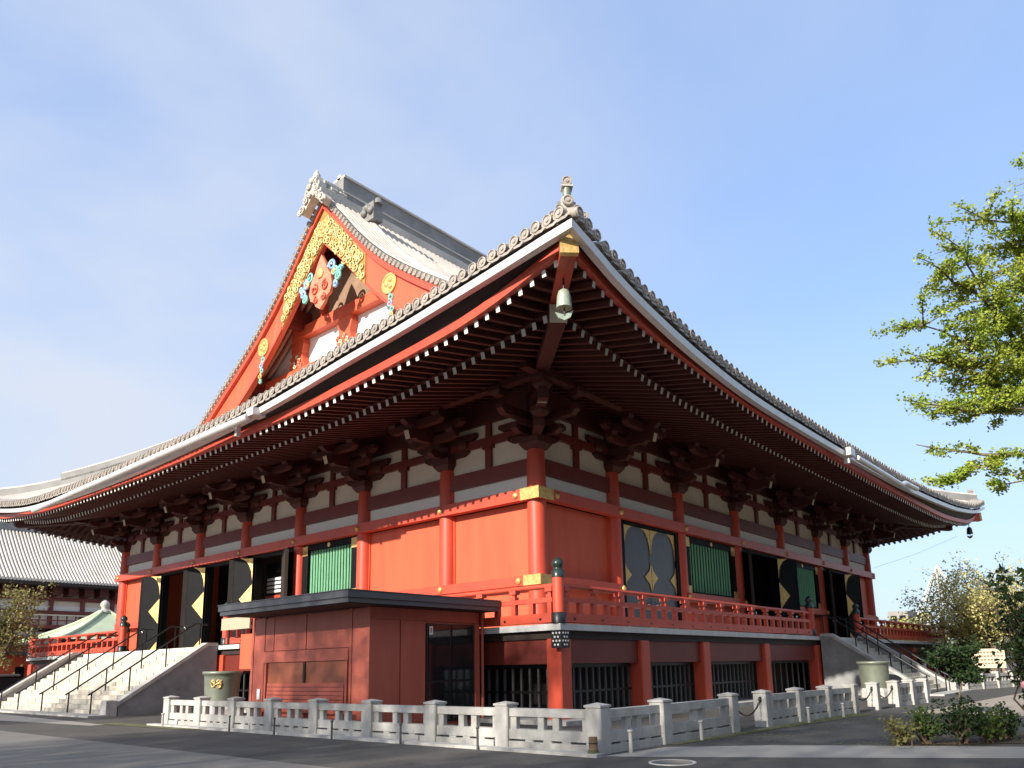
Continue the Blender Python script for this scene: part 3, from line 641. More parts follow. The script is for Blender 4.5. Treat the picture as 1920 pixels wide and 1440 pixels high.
# stepped corner ornament on the near hip: stacked round tile faces and a small post tile
def disc(mb, c, r, axis, mi=0, th=0.12):
    k = r / 0.155
    mb.lathe(c, [(a * k, z_ * 1.6 if axis != 'n' else z_) for a, z_ in ring], 12, mi, axis, False)
def corner_ornament(cx, cy, cz, dx, dy, K):
    o = empty('hip_ornament', (cx, cy, cz)); attach(o, hall)
    R45 = Matrix.Rotation(math.atan2(dx, -dy), 4, 'Z')
    T = Matrix.Translation((cx, cy, cz)) @ R45 @ Matrix.Scale(K, 4)
    b = MB(); b.box(-0.34, 0.34, -0.16, 0.5, -0.25, 0.12)
    b.prism([(x, -0.14, z) for x, z in ((-0.36, 0.12), (0.36, 0.12), (0.33, 0.3), (0.2, 0.42), (0.16, 0.66), (0, 0.74), (-0.16, 0.66), (-0.2, 0.42), (-0.33, 0.3))], (0, 0.2, 0))
    inst('ornament_body', b.mesh('ornament_body', 'ornament_tile'), o, T)
    dm = MB(); dm.lathe((0, 0, 0), ring, 14, 0, 'y', False); dm.tube([(0, 0, 0), (0, 0.3, 0)], 0.134, 12); dmm = dm.mesh('round_tile', 'tile_end')
    for (ox, oz, sc_k) in ((0, 0.50, 1.15), (-0.26, 0.24, 0.85), (0.26, 0.24, 0.85), (-0.46, 0.02, 0.85), (0.46, 0.02, 0.85)):
        inst('round_tile', dmm, o, T @ Matrix.Translation((ox, -0.2, oz)) @ Matrix.Scale(sc_k, 4))
    b = MB(); b.tube([(0, 0, 0.6), (0, -0.06, 1.0)], [0.13, 0.12], 12); inst('post_tile', b.mesh('post_tile', 'bronze'), o, T)
    b = MB(); b.box(-0.17, 0.17, -0.2, 0.12, 0.98, 1.03); inst('post_cap', b.mesh('post_cap', 'ornament_tile'), o, T)
    inst('round_tile', dmm, o, T @ Matrix.Translation((0, -0.14, 1.16)) @ Matrix.Scale(1.1, 4))

corner_ornament(-5.8, -5.8, 8.9, -1, -1, 0.78)
corner_ornament(LX + 5.6, -5.6, 9.2, 1, -1, 0.75)
# ---- main ridge and gable
b = MB()
for (w, z0, z1, mi) in ((1.05, 22.5, 22.95, 0), (0.85, 22.95, 23.3, 1), (0.92, 23.3, 23.4, 0), (0.80, 23.4, 24.2, 1), (0.95, 24.2, 24.32, 0)):
    b.box(2.9 if z0 > 23 else 1.75, 32.3, CY - w / 2, CY + w / 2, z0, z1, mi)
b.tube([(2.9, CY, 24.36), (32.3, CY, 24.36)], 0.17, 10, 0)
b.build('main_ridge', ['tile', 'tile_dark'], hall)
rdm = MB(); rdm.lathe((0, 0, 0), [(a * 1.0, z_) for a, z_ in ring], 12, 0, 'x', False); rdm.tube([(0, 0, 0), (0.7, 0, 0.0)], 0.15, 8); RDM = rdm.mesh('rake_tile', 'tile_end')
def prof_dy(dy): return prof(21.3 - dy)
def scroll(mb, c, r, rad, sg=1, turns=1.6, a0=0.0, flat=0.6, n=22, mi=0):
    """carved spiral lying in the gable plane"""
    pts = []; rr_ = []
    for i in range(n + 1):
        t = i / n; a = a0 + sg * turns * 2 * math.pi * t; q = r * (1 - 0.82 * t)
        pts.append((c[0] - 0.05 * t, c[1] + q * math.cos(a), c[2] + q * math.sin(a))); rr_.append(rad * (1 - 0.45 * t))
    mb.tube(pts, rr_, 6, mi)
# rake tiles along both gable slopes
dy = 0.55
while dy < 13.2:
    for sg in (-1, 1): inst('rake_tile', RDM, hall, loc=(1.86, CY + sg * dy, prof_dy(dy) + 0.02))
    e = 0.05; sl = (prof_dy(dy) - prof_dy(dy + e)) / e
    dy += 0.34 / math.sqrt(1 + sl * sl)
dys = [0.0, 0.4, 0.8, 1.4, 2.0, 2.65, 3.3, 4, 4.8, 5.6, 6.5, 7.5, 8.6, 9.8, 11, 12.2, 13.4]
def rake_board(name, mats, x0, x1, top, bot, sg, d0=0.0, d1=13.4):
    mb = MB(); D = [d for d in dys if d0 <= d <= d1]
    if D[0] > d0: D = [d0] + D
    if D[-1] < d1: D.append(d1)
    vs = []
    for d in D:
        t, bt = top(d), bot(d)
        vs += [(x0, CY + sg * d, t), (x0, CY + sg * d, bt), (x1, CY + sg * d, bt), (x1, CY + sg * d, t)]
    n = len(D); fs = []
    for i in range(n - 1):
        for k in range(4): fs.append((4 * i + k, 4 * i + (k + 1) % 4, 4 * i + 4 + (k + 1) % 4, 4 * i + 4 + k))
    fs += [(0, 1, 2, 3), (4 * n - 1, 4 * n - 2, 4 * n - 3, 4 * n - 4)]
    mb.add(vs, fs)
    return mb.build(name, mats, hall)
bw = lambda d: 1.72 + 0.25 * max(0, 1 - d / 3)
for sg in (1, -1):
    rake_board('verge_board', 'tile_end', 1.9, 2.4, lambda d: prof_dy(d) - 0.02, lambda d: prof_dy(d) - 0.16, sg)
    rake_board('rake_moulding', 'vermilion', 1.94, 2.12, lambda d: prof_dy(d) - 0.16, lambda d: prof_dy(d) - 0.52, sg)
    rake_board('bargeboard', 'vermilion_wall', 2.12, 2.36, lambda d: prof_dy(d) - 0.50, lambda d: prof_dy(d) - 0.5 - bw(d), sg)
    rake_board('bargeboard_bead', 'vermilion', 2.07, 2.122, lambda d: prof_dy(d) - 0.34 - bw(d), lambda d: prof_dy(d) - 0.48 - bw(d), sg, 3.5)
    rake_board('gold_rake_plate', 'gold_filigree', 2.075, 2.118, lambda d: prof_dy(d) - 0.56, lambda d: prof_dy(d) - 0.44 - bw(d), sg, 0.0, 3.45)
    rake_board('gold_rake_plate', 'gold_filigree', 2.075, 2.118, lambda d: prof_dy(d) - 0.62, lambda d: prof_dy(d) - 0.44 - bw(d), sg, 11.2, 13.3)
    rs = random.Random(90 + sg)
    for (d0, d1, nn) in ((0.15, 3.35, 34), (11.3, 13.0, 14)):
        for k in range(nn):
            d = d0 + (d1 - d0) * ((k + 0.5) / nn); tz, bz = prof_dy(d) - 0.62, prof_dy(d) - 0.46 - bw(d)
            fr = (0.2, 0.78, 0.5)[k % 3] + rs.uniform(-0.06, 0.06); r = rs.uniform(0.17, 0.27)
            b = MB(); scroll(b, (2.05, CY + sg * d, bz + (tz - bz) * fr), r, 0.05, rs.choice((-1, 1)), 1.5, rs.uniform(0, 6.28)); b.build('gold_scroll', 'gold_bright', hall)
    rake_board('overhang_soffit', 'vermilion_shaded', 2.36, 3.9, lambda d: prof_dy(d) - 0.10, lambda d: prof_dy(d) - 0.22, sg)
    for k in range(4):
        x = 2.52 + 0.36 * k
        rake_board('gable_rafter', 'rafter_pale', x, x + 0.16, lambda d: prof_dy(d) - 0.22, lambda d: prof_dy(d) - 0.46, sg, 1.4, 12.6)
    for (pd, pz) in ((1.45, 19.3), (3.75, 16.5), (7.3, 14.1)):
        b = MB(); yy = CY + sg * pd; zt = prof_dy(pd) - 0.5
        b.box(2.37, 3.9, yy - 0.3, yy + 0.3, zt - 0.62, zt); b.box(2.5, 3.9, yy - 0.22, yy + 0.22, zt - 1.0, zt - 0.62); b.build('gable_purlin', 'vermilion_shaded', hall)
    # round gold crests on the bargeboards
    g = MB(); gy = CY + sg * 5.2; gz = prof_dy(5.2) - 1.15
    g.lathe((2.09, gy, gz), [(0.50, 0.02), (0.50, -0.05), (0.40, -0.06), (0.38, -0.03), (0.0, -0.03)], 20, 0, 'x', False)
    for k in range(3):
        a = k * 2.094; g.lathe((2.05, gy + 0.19 * math.cos(a), gz + 0.19 * math.sin(a)), [(0.13, 0.0), (0.11, -0.04), (0.0, -0.05)], 10, 0, 'x')
    g.build('gold_crest', 'gold', hall)
    # hanging side pendants
    for k in range(5):
        b = MB(); yy = CY + sg * (5.25 + 0.05 * k); zz = gz - 0.68 - 0.30 * k; dd = 1 if k % 2 else -1
        scroll(b, (2.12, yy + 0.08 * dd, zz), 0.20 - 0.015 * k, 0.062, dd, 1.3, 1.57); b.build('side_pendant', ['carving_green', 'carving_blue', 'carving_green', 'gold', 'carving_green'][k], hall)
g = MB(); gz = prof_dy(0.0) - 1.65
g.lathe((2.06, CY, gz), [(0.46, 0.02), (0.46, -0.06), (0.36, -0.07), (0.34, -0.03), (0.0, -0.03)], 20, 0, 'x', False)
for k in range(3): a = k * 2.094 + 0.5; g.lathe((2.02, CY + 0.17 * math.cos(a), gz + 0.17 * math.sin(a)), [(0.12, 0.0), (0.10, -0.04), (0.0, -0.05)], 10, 0, 'x')
g.build('gold_crest', 'gold', hall)
# central pendant
b = MB(); pz = 18.6
pp = [(0, pz + 0.95), (0.30, pz + 0.5), (0.52, pz + 0.05), (0.84, pz - 0.4), (0.95, pz - 0.95), (0.8, pz - 1.35), (0.52, pz - 1.45), (0.36, pz - 1.75), (0, pz - 2.0)]
b.prism([(1.98, CY + y, z) for y, z in pp] + [(1.98, CY - y, z) for y, z in pp[-2:0:-1]], (0.16, 0, 0)); ped = b.build('gable_pendant', 'pendant_pink', hall)
b = MB(); b.lathe((1.96, CY, pz - 0.1), [(0.27, 0.03), (0.27, -0.05), (0.13, -0.09), (0, -0.1)], 6, 0, 'x', False); b.build('pendant_boss', 'gold', ped)
for sg in (1, -1):
    b = MB(); scroll(b, (1.96, CY + sg * 0.45, pz - 0.85), 0.30, 0.055, sg, 1.4, 1.57); b.build('pendant_scroll', 'vermilion', ped)
    b = MB(); scroll(b, (1.96, CY + sg * 0.30, pz - 1.45), 0.20, 0.045, -sg, 1.3, 1.57); b.build('pendant_scroll', 'vermilion', ped)
    for k, (py, pzz, r) in enumerate(((0.92, 0.02, 0.30), (1.22, -0.32, 0.26), (1.42, -0.72, 0.24), (1.30, -1.08, 0.20), (1.06, -0.36, 0.16), (1.62, -0.42, 0.17))):
        b = MB(); scroll(b, (2.0, CY + sg * py, pz + pzz), r, 0.085, sg * (1 if k % 2 else -1), 1.5, 0.6 * k); b.build('pendant_fin', ('carving_blue' if (k in (0, 3)) == (sg < 0) else 'carving_green') if k != 4 else 'gold', hall)
# gable wall
def gw(name, m, y0, y1, z0, z1, x0, x1, par=None):
    b = MB(); b.box(x0, x1, y0, y1, z0, z1); return b.build(name, m, par or hall)
b = MB(); wp = [(3.92, CY + d, prof_dy(d) - 0.3) for d in reversed(dys)] + [(3.92, CY - d, prof_dy(d) - 0.3) for d in dys[1:]]
b.prism(wp + [(3.92, CY - 13.4, 11.8), (3.92, CY + 13.4, 11.8)], (0.3, 0, 0)); b.build('gable_wall', 'plaster_white', hall)
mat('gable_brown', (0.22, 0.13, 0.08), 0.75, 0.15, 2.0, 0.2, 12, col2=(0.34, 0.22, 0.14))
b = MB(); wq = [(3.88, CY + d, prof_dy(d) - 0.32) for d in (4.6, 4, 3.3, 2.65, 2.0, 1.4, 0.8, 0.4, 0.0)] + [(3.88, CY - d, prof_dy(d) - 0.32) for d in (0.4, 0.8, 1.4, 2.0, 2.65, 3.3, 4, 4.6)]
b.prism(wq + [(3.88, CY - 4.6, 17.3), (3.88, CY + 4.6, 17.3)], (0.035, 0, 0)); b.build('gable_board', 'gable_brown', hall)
gw('rainbow_beam', 'vermilion_wall', CY - 4.6, CY + 4.6, 16.75, 17.35, 3.45, 3.9)
gw('gable_beam', 'vermilion_wall', CY - 7.6, CY + 7.6, 14.15, 14.95, 3.35, 3.9)
gw('gable_beam', 'vermilion', CY - 9, CY + 9, 13.55, 13.85, 3.1, 3.6)
for y0 in (-4.2, 0.0, 4.2):
    b = MB(); yy = CY + y0
    b.prism([(3.5, yy - 0.75, 14.96), (3.5, yy + 0.75, 14.96), (3.5, yy + 0.45, 15.9), (3.5, yy + 0.6, 16.4), (3.5, yy + 0.5, 16.74), (3.5, yy - 0.5, 16.74), (3.5, yy - 0.6, 16.4), (3.5, yy - 0.45, 15.9)], (0.4, 0, 0)); b.build('frog_leg_strut', 'vermilion_wall', hall)
    b = MB()
    for k in range(6):
        scroll(b, (3.46, yy - 0.45 + 0.18 * k, 15.2 + 0.22 * (k % 3)), 0.14, 0.05, 1 if k % 2 else -1, 1.2, k)
    b.build('strut_carving', 'carving_mixed', hall)
for y0 in (-2.1, 2.1): gw('gable_strut', 'vermilion', CY + y0 - 0.09, CY + y0 + 0.09, 17.36, 18.6, 3.5, 3.9)
for k in range(34):
    yy = CY - 8.7 + k * 0.527
    b = MB(); scroll(b, (3.12, yy, 13.18 + 0.05 * (k % 2)), 0.22, 0.07, 1 if k % 2 else -1, 1.4, 0.5 * k); b.build('gable_carving', ['carving_green', 'carving_mixed', 'gold', 'vermilion'][k % 4], hall)
gw('gable_sill', 'gold', CY - 9.4, CY + 9.4, 13.42, 13.54, 2.95, 3.6)
# descending ridges next to the gable and ornament stacks
for sg in (1, -1):
    pts = [(4.0, CY - sg * d, prof_dy(d)) for d in (0.6, 1.4, 2.6, 4, 5.5, 7.2, 9, 10.5)]
    b = MB(); b.ribbon([(x, y, z + 0.22) for x, y, z in pts], 0.4, 0.4, 0, smooth=True); b.tube([(x, y, z + 0.46) for x, y, z in pts], 0.14, 8, 0); b.build('descending_ridge', 'tile', hall)
b = MB(); b.box(3.7, 4.3, CY - 1.9, CY - 1.0, 21.6, 22.6)
for k in range(3): b.lathe((3.62, CY - 1.2 - 0.25 * k, 22.1 + 0.2 * (k % 2)), [(0, -0.1), (0.2, -0.05), (0.22, 0.1), (0, 0.16)], 8, 0, 'x')
b.lathe((4.0, CY - 1.9, 22.5), [(0.24, 0), (0.16, 0.3), (0, 0.4)], 8); b.build('descending_ridge_ornament', 'tile_dark', hall)
oni = empty('ridge_ornament', (1.6, CY, 21.9)); attach(oni, hall)
zz_ = lambda z: 21.75 + (z - 21.75) * 0.76
op = [(-0.95, 21.75), (-1.3, 22.05), (-1.12, 22.4), (-0.82, 22.55), (-0.85, 22.95), (-0.62, 23.15), (-0.62, 23.6), (-0.36, 23.8), (-0.3, 24.15), (0.3, 24.15), (0.36, 23.8), (0.62, 23.6), (0.62, 23.15), (0.85, 22.95), (0.82, 22.55), (1.12, 22.4), (1.3, 22.05), (0.95, 21.75), (0.45, 22.35), (0, 22.8), (-0.45, 22.35)]
b = MB(); b.prism([(1.35, CY + y * 0.85, zz_(z)) for y, z in op], (0.42, 0, 0)); b.build('ornament_plate', 'ornament_tile', oni)
for sg in (1, -1):
    for k, (py, pzz, r) in enumerate(((0.98, 22.15, 0.24), (0.66, 22.62, 0.20), (0.45, 23.1, 0.19), (0.34, 23.55, 0.15), (0.22, 22.85, 0.14), (1.22, 22.0, 0.14), (0.15, 23.9, 0.12))):
        b = MB(); scroll(b, (1.3, CY + sg * py * 0.85, zz_(pzz)), r, 0.065, sg * (1 if k % 2 else -1), 1.5, 0.8 * k); b.build('ornament_scroll', 'ornament_tile', oni)
for k in range(6):
    b = MB(); b.lathe((1.75 + 0.18 * k, CY - 0.40, 22.75 + 0.17 * (k % 3)), [(0.14, 0.0), (0.14, 0.4)], 8, 0, 'x'); b.build('ornament_roll', 'ornament_tile', oni)
b = MB(); b.box(1.77, 2.9, CY - 0.42, CY + 0.42, 22.95, 23.45); b.build('ornament_base', 'ornament_tile', oni)
b = MB(); b.lathe((1.56, CY, 23.45), [(0.20, 0), (0.26, 0.12), (0.18, 0.25), (0.19, 0.34), (0.09, 0.5), (0.03, 0.64), (0, 0.66)], 8, 0); b.build('ornament_finial', 'ornament_tile', oni)
b = MB(); b.lathe((2.2, CY, 23.4), [(0.2, 0), (0.22, 0.12), (0.14, 0.28), (0.04, 0.42), (0, 0.45)], 8, 0); b.build('ornament_finial', 'ornament_tile', oni)

# ---- veranda railing
def railing(S, s0, s1, n0=True, n1=True, o=3.35):
    f = side(S)
    rl = empty('railing', f((s0 + s1) / 2, o, 0)); attach(rl, hall)
    a, c = s0 + (0.16 if n0 else 0), s1 - (0.16 if n1 else 0)
    b = MB(); sbox(b, S, a, c, o - 0.11, o + 0.11, 0.04, 0.27); b.build('bottom_rail', 'vermilion', rl)
    b = MB(); sbox(b, S, a, c, o - 0.07, o + 0.07, 0.55, 0.67); b.build('middle_rail', 'vermilion', rl)
    b = MB(); b.tube([f(a, o, 0.96), f(c, o, 0.96)], 0.065, 10); b.build('top_rail', 'vermilion', rl)
    n = max(2, round((c - a) / 0.62))
    pmh = MB(); sbox(pmh, S, -0.07, 0.07, o - 0.06, o + 0.06, 0.27, 0.55); pmh = pmh.mesh('baluster', 'vermilion')
    tm = MB(); sbox(tm, S, -0.08, 0.08, o - 0.08, o + 0.08, 0.67, 0.75); sbox(tm, S, -0.05, 0.05, o - 0.05, o + 0.05, 0.75, 0.82); sbox(tm, S, -0.11, 0.11, o - 0.09, o + 0.09, 0.82, 0.93); tm = tm.mesh('rail_bracket', 'vermilion')
    im = MB(); im.lathe((0, 0, 0), [(0.03, -0.02), (0.03, 0.02)], 8, 0, 'x' if S == 'L' else 'y')
    im = im.mesh('nail', 'black_metal')
    for i in range(n + 1):
        s = a + 0.1 + (c - a - 0.2) * i / n
        p = (0, s, 0) if S == 'L' else (s, 0, 0)
        inst('baluster', pmh, rl, loc=p)
        if i % 2 == 0: inst('rail_bracket', tm, rl, loc=p)
        if i % 2 == 0: inst('nail', im, rl, loc=f(s + 0.25, o + 0.115, 0.13))
    return rl
nm = MB(); nm.lathe((0, 0, 0), [(0.185, 0.001), (0.185, 0.26), (0.155, 0.28)], 16, 1); nm.lathe((0, 0, 0), [(0.15, 0.28), (0.15, 1.16)], 16, 0)
nm = nm.mesh('newel_post', ['vermilion', 'black_metal'])
fm = MB(); fm.lathe((0, 0, 1.16), [(0.165, 0.0), (0.165, 0.16), (0.12, 0.19), (0.10, 0.24), (0.13, 0.28), (0.155, 0.34), (0.13, 0.42), (0.05, 0.49), (0.0, 0.53)], 14); fm = fm.mesh('finial', 'finial')
def newel(x, y, big=True):
    o = inst('newel_post', nm, hall, loc=(x, y, 0)); inst('finial', fm, o, loc=(x, y, 0))
railing('R', -3.35, 13.9); railing('R', 20.0, 37.35); railing('L', -3.35, 8.4, True, False); railing('L', 8.6, 12.75, False, True); railing('L', 22.0, 33.77)
newel(-3.35, -3.35); newel(13.9, -3.35); newel(20.0, -3.35); newel(37.35, -3.35); newel(-3.35, 12.75); newel(-3.35, 22.0); newel(-3.35, 33.77)

# ------------------------------------------------------------------ wind bells under the eave corners
def wind_bell(x, y, z, label, k=1.0, mt='bell_bronze'):
    o = empty('wind_bell', (x, y, z - 0.85 * k), label, 'bell', 'wind bells under the eave corners')
    b = MB(); b.lathe((x, y, z - 0.62 * k), [(0.19 * k, 0), (0.18 * k, 0.1 * k), (0.165 * k, 0.3 * k), (0.13 * k, 0.42 * k), (0.05 * k, 0.48 * k), (0.0, 0.49 * k)], 14); b.build('bell_body', mt, o)
    b = MB(); b.tube([(x, y, z - 0.14 * k), (x, y, z + 0.16)], 0.025, 6); b.build('hanger', 'black_metal', o)
    b = MB(); b.tube([(x, y, z - 0.8 * k), (x, y, z - 0.5 * k)], 0.02, 6); b.build('clapper_rod', 'black_metal', o)
    b = MB(); q = 0.22 * k; b.prism([(x - q * 0.7, y + q * 0.7, z - 0.72 * k), (x, y, z - 0.78 * k), (x + q * 0.7, y - q * 0.7, z - 0.66 * k), (x + q * 0.45, y - q * 0.45, z - 0.84 * k), (x, y, z - 0.92 * k), (x - q * 0.45, y + q * 0.45, z - 0.86 * k)], (0.03, 0.03, 0)); b.build('wind_catcher', mt, o)
wind_bell(-5.15, -5.15, 7.82, 'pale green bronze bell hanging under the nearest eave corner', 1.0)
wind_bell(LX + 5.3, -5.3, 7.75, 'dark bell hanging under the far eave corner beside the trees', 1.0, 'black_metal')
wind_bell(-5.2, LY + 5.3, 7.75, 'dark bell under the far eave corner in front of the gate roof', 1.0, 'black_metal')

# return of the veranda railing at the far side of the left stairs
rl = empty('railing', (-2.3, 26.55, 0)); attach(rl, hall)
for nme, z0, z1, q in (('bottom_rail', 0.04, 0.27, 0.11), ('middle_rail', 0.55, 0.67, 0.07), ('top_rail', 0.90, 1.02, 0.06)):
    b = MB(); b.box(-3.2, -1.35, 26.55 - q, 26.55 + q, z0, z1); b.build(nme, 'vermilion', rl)
newel(-1.3, 26.55); 

# ------------------------------------------------------------------ ground
def sheet(name, pts, z, m):
    b = MB(); b.add([(x, y, z) for x, y in pts], [tuple(range(len(pts)))]); return structure(b.build(name, m))
sheet('ground', [(-1500, -1500), (1500, -1500), (1500, 1500), (-1500, 1500)], G, 'asphalt')
sheet('stone_plaza', [(-60, -40), (-11.65, -40), (-11.65, 90), (-60, 90)], G + 0.004, 'paving')
sheet('pale_path', [(-8.55, -8.1), (-6.9, -8.25), (-5.75, -9.65), (-4.95, -11.3), (-4.2, -13.0), (0, -22), (-2, -24), (-5.8, -13.25), (-7.8, -9.6)], G + 0.004, 'paving_light')
sheet('sand_court', [(3.7, -9.2), (5.3, -9.6), (22, -10.2), (90, -14), (90, -60), (20, -60), (6, -20), (3.2, -13)], G + 0.004, 'ground_tan')
sheet('forecourt', [(-11, 27), (-9.6, 8.5), (-9.2, 8.5), (-8.1, 27), (-8.1, 60), (40, 60), (40, 160), (-40, 160)], G + 0.004, 'paving_light')
for pts in ([(-9.05, 3.9), (-8.55, 3.9), (-8.6, 9.2), (-9.2, 9.2)], [(-6.5, -8.25), (-4.7, -8.32), (-1.5, -8.5), (2.9, -8.8), (2.9, -8.2), (-2, -8.1), (-6.5, -8.05)]):
    sheet('mossy_verge', pts, G + 0.008, 'moss')
b = MB(); b.box(-8.74, -8.52, -8.15, 6.9, G - 0.1, G + 0.05); structure(b.build('kerb', 'stone'))
# manhole cover
mh = MB(); mh.lathe((-8.7, -9.42, G + 0.003), [(0.31, 0.0), (0.31, 0.010), (0.26, 0.010), (0.26, 0.005), (0.0, 0.005)], 32, 0)
mo = mh.build('manhole_cover', 'paving'); tag(mo, 'round manhole cover with a pale rim in the dark asphalt', 'manhole')
mh = MB(); mh.lathe((-8.7, -9.42, G + 0.003), [(0.335, 0.0), (0.335, 0.014), (0.29, 0.014), (0.29, 0.0)], 32, 0); mh.build('cover_rim', 'stone', mo)

# ------------------------------------------------------------------ stone stairs
def stairs(S, s0, s1, rails, label, lab_rail):
    f = side(S); st = empty('stone_staircase', f((s0 + s1) / 2, 5.4, G), label, 'stairs')
    n, o0, run, rise = 15, 3.504, 3.8 / 15, -G / 15
    for k in range(n):
        b = MB(); sbox(b, S, s0, s1, o0 + run * k - (0 if k == 0 else 0.04), o0 + run * (k + 1), -rise * (k + 2) if k < n - 1 else G - 0.02, -rise * (k + 1) + (0.0 if k else 0.0))
        b.build('step', 'stone_step', st)
    for a, c in ((s0 - 0.36, s0 - 0.004), (s1 + 0.004, s1 + 0.36)):
        pts = [(3.52, -0.02), (3.9, -0.02), (7.0, -2.08), (7.0, G), (3.52, G)]
        b = MB(); b.prism([f(a, o, z) for o, z in pts], Vector(f(c, 0, 0)) - Vector(f(a, 0, 0))); b.build('side_wall', 'stone_block', st)
        pts = [(3.52, 0.10), (3.95, 0.10), (7.05, -1.96), (7.05, -2.10), (3.9, -0.018), (3.52, -0.018)]
        b = MB(); b.prism([f(a - 0.04, o, z) for o, z in pts], Vector(f(c + 0.04, 0, 0)) - Vector(f(a - 0.04, 0, 0))); b.build('coping', 'stone', st)
        b = MB(); sbox(b, S, a - 0.06, c + 0.06, 7.06, 7.42, G, -1.90); b.build('end_post', 'stone', st)
    b = MB(); sbox(b, S, s0 - 0.5, s1 + 0.5, 7.31, 8.0, G - 0.02, G + 0.06); b.build('bottom_slab', 'stone', st)
    for s in rails:
        hr = empty('handrail', f(s, 5.4, -1.3), lab_rail[rails.index(s)], 'handrail', 'black handrails on the stone stairs')
        path = [f(s, 3.3, 0.0), f(s, 3.3, 0.88), f(s, 3.5, 0.92), f(s, 7.1, -1.60), f(s, 7.3, -1.72), f(s, 7.32, -2.5)]
        b = MB(); b.tube([f(s, 3.0, 0.90)] + path[2:5], 0.032, 8); b.build('rail', 'black_metal', hr)
        for o in (3.3, 4.6, 5.9, 7.18):
            z = 0.90 if o < 3.5 else 0.92 - (o - 3.5) * 0.70
            k = int((o - o0) / run); zb = -rise * (k + 1) if o > 3.5 else 0.0
            b = MB(); b.tube([f(s, o, zb), f(s, o, z)], 0.028, 8); b.build('post', 'black_metal', hr)
stairs('L', 13.40, 26.0, [14.9, 17.0, 19.7, 22.4, 24.6], 'broad stone staircase climbing to the open black doors left of the hut',
       ['black handrail next to the grey side wall of the left stairs', 'second black handrail of the left stairs, one in from the grey side wall', 'middle black handrail on the broad left stairs', 'fourth black handrail of the left stairs, before the last one', 'black handrail at the far edge of the left stairs below the railing end'])
stairs('R', 14.76, 19.3, [15.5, 17.0, 18.6], 'pale stone staircase with bronze barrel in front on the shaded side',
       ['black handrail of the right stairs nearest the bronze barrel', 'middle black handrail of the shaded right stairs', 'black handrail of the right stairs farthest from the barrel'])

# ------------------------------------------------------------------ stone fences
FS = 0.85
pmb = MB(); q = 0.15; pmb.bbox(-q, q, -q, q, G - 0.02, G + 0.715, 0.018); q = 0.16
pmb.add([(-q, -q, G + 0.715), (q, -q, G + 0.715), (q, q, G + 0.715), (-q, q, G + 0.715), (-q, -q, G + 0.75), (q, -q, G + 0.75), (q, q, G + 0.75), (-q, q, G + 0.75), (0, 0, G + 0.79)],
        [(0, 3, 2, 1), (0, 1, 5, 4), (1, 2, 6, 5), (2, 3, 7, 6), (3, 0, 4, 7), (4, 5, 8), (5, 6, 8), (6, 7, 8), (7, 4, 8)])
PMB = pmb.mesh('post', 'stone')
bmb = MB(); bmb.bbox(-0.07, 0.07, -0.055, 0.055, G + 0.325, G + 0.54, 0.010); BMB = bmb.mesh('baluster', 'stone')
def fence_span(o, a, c):
    (x0, y0), (x1, y1) = a, c
    d = Vector((x1 - x0, y1 - y0, 0)); Lg = d.length; d.normalize(); an = math.atan2(d.y, d.x); e = 0.141
    P = lambda t, z: (x0 + d.x * t, y0 + d.y * t, z)
    b = MB(); b.beam(P(e, G + 0.605), P(Lg - e, G + 0.605), 0.16, 0.135); b.build('top_rail', 'stone', o)
    b = MB(); b.beam(P(e, G + 0.245), P(Lg - e, G + 0.245), 0.18, 0.165); b.build('bottom_rail', 'stone', o)
    b = MB(); b.beam(P(e, G + 0.06), P(Lg - e, G + 0.06), 0.22, 0.136)
    for q in (0.3, 0.5, 0.7): b.beam(P(Lg * q - 0.09, G + 0.145), P(Lg * q + 0.09, G + 0.145), 0.155, 0.04)
    b.build('plinth', 'stone', o)
    for t in (0.21, Lg * 0.5 - 0.16, Lg * 0.5 + 0.16, Lg - 0.21):
        inst('baluster', BMB, o, Matrix.Translation(P(t, 0)) @ Matrix.Rotation(an, 4, 'Z'))
def fence(pts, label, cat='stone fence', first=None):
    c = pts[len(pts) // 2]; o = empty('stone_fence', (c[0], c[1], G), label, cat)
    for (x, y) in pts: inst('post', PMB, o, Matrix.Translation((x, y, 0)) @ Matrix.Rotation(RN.uniform(-0.02, 0.02), 4, 'Z'))
    if first: fence_span(o, first, pts[0])
    for a, c in zip(pts, pts[1:]): fence_span(o, a, c)
    return o
FX = -8.23
fence([(FX, -7.84), (FX, -5.88), (FX, -4.07), (FX, -2.17), (FX, -0.29), (FX, 1.5), (FX, 3.18), (FX, 4.89), (FX, 6.63)], 'long grey stone fence with square posts in front of the red hut')
fence([(-6.37, -7.89), (-3.70, -7.91)], 'short stone fence panels from the corner post to the first chain gap', first=(FX, -7.86))
fence([(-2.09, -7.93), (-0.35, -7.99), (1.39, -8.07), (3.09, -8.16)], 'stone fence run between the two chain gaps before the right stairs')
fence([(6.49, -8.33), (7.89, -8.40), (9.25, -8.48)], 'sunlit stone fence panels beside the foot of the right stairs')
fence([(20.6, -7.5), (22.2, -7.85), (23.8, -8.2), (25.4, -8.55), (27.0, -8.9), (28.6, -9.25)], 'sunlit pale stone fence beyond the right stairs under the trees')
cp = empty('stone_post', (4.79, -8.24, G)); inst('post', PMB, cp, loc=(4.79, -8.24, 0)); tag(cp, 'lone sunlit stone post holding the ends of two chains', 'post')
cp2 = MB(); cp2.lathe((0, 0, 0), [(0.05, -0.03), (0.075, 0.0), (0.05, 0.03)], 10, 0, 'y')
ring_m = cp2.mesh('chain_ring', 'black_metal')
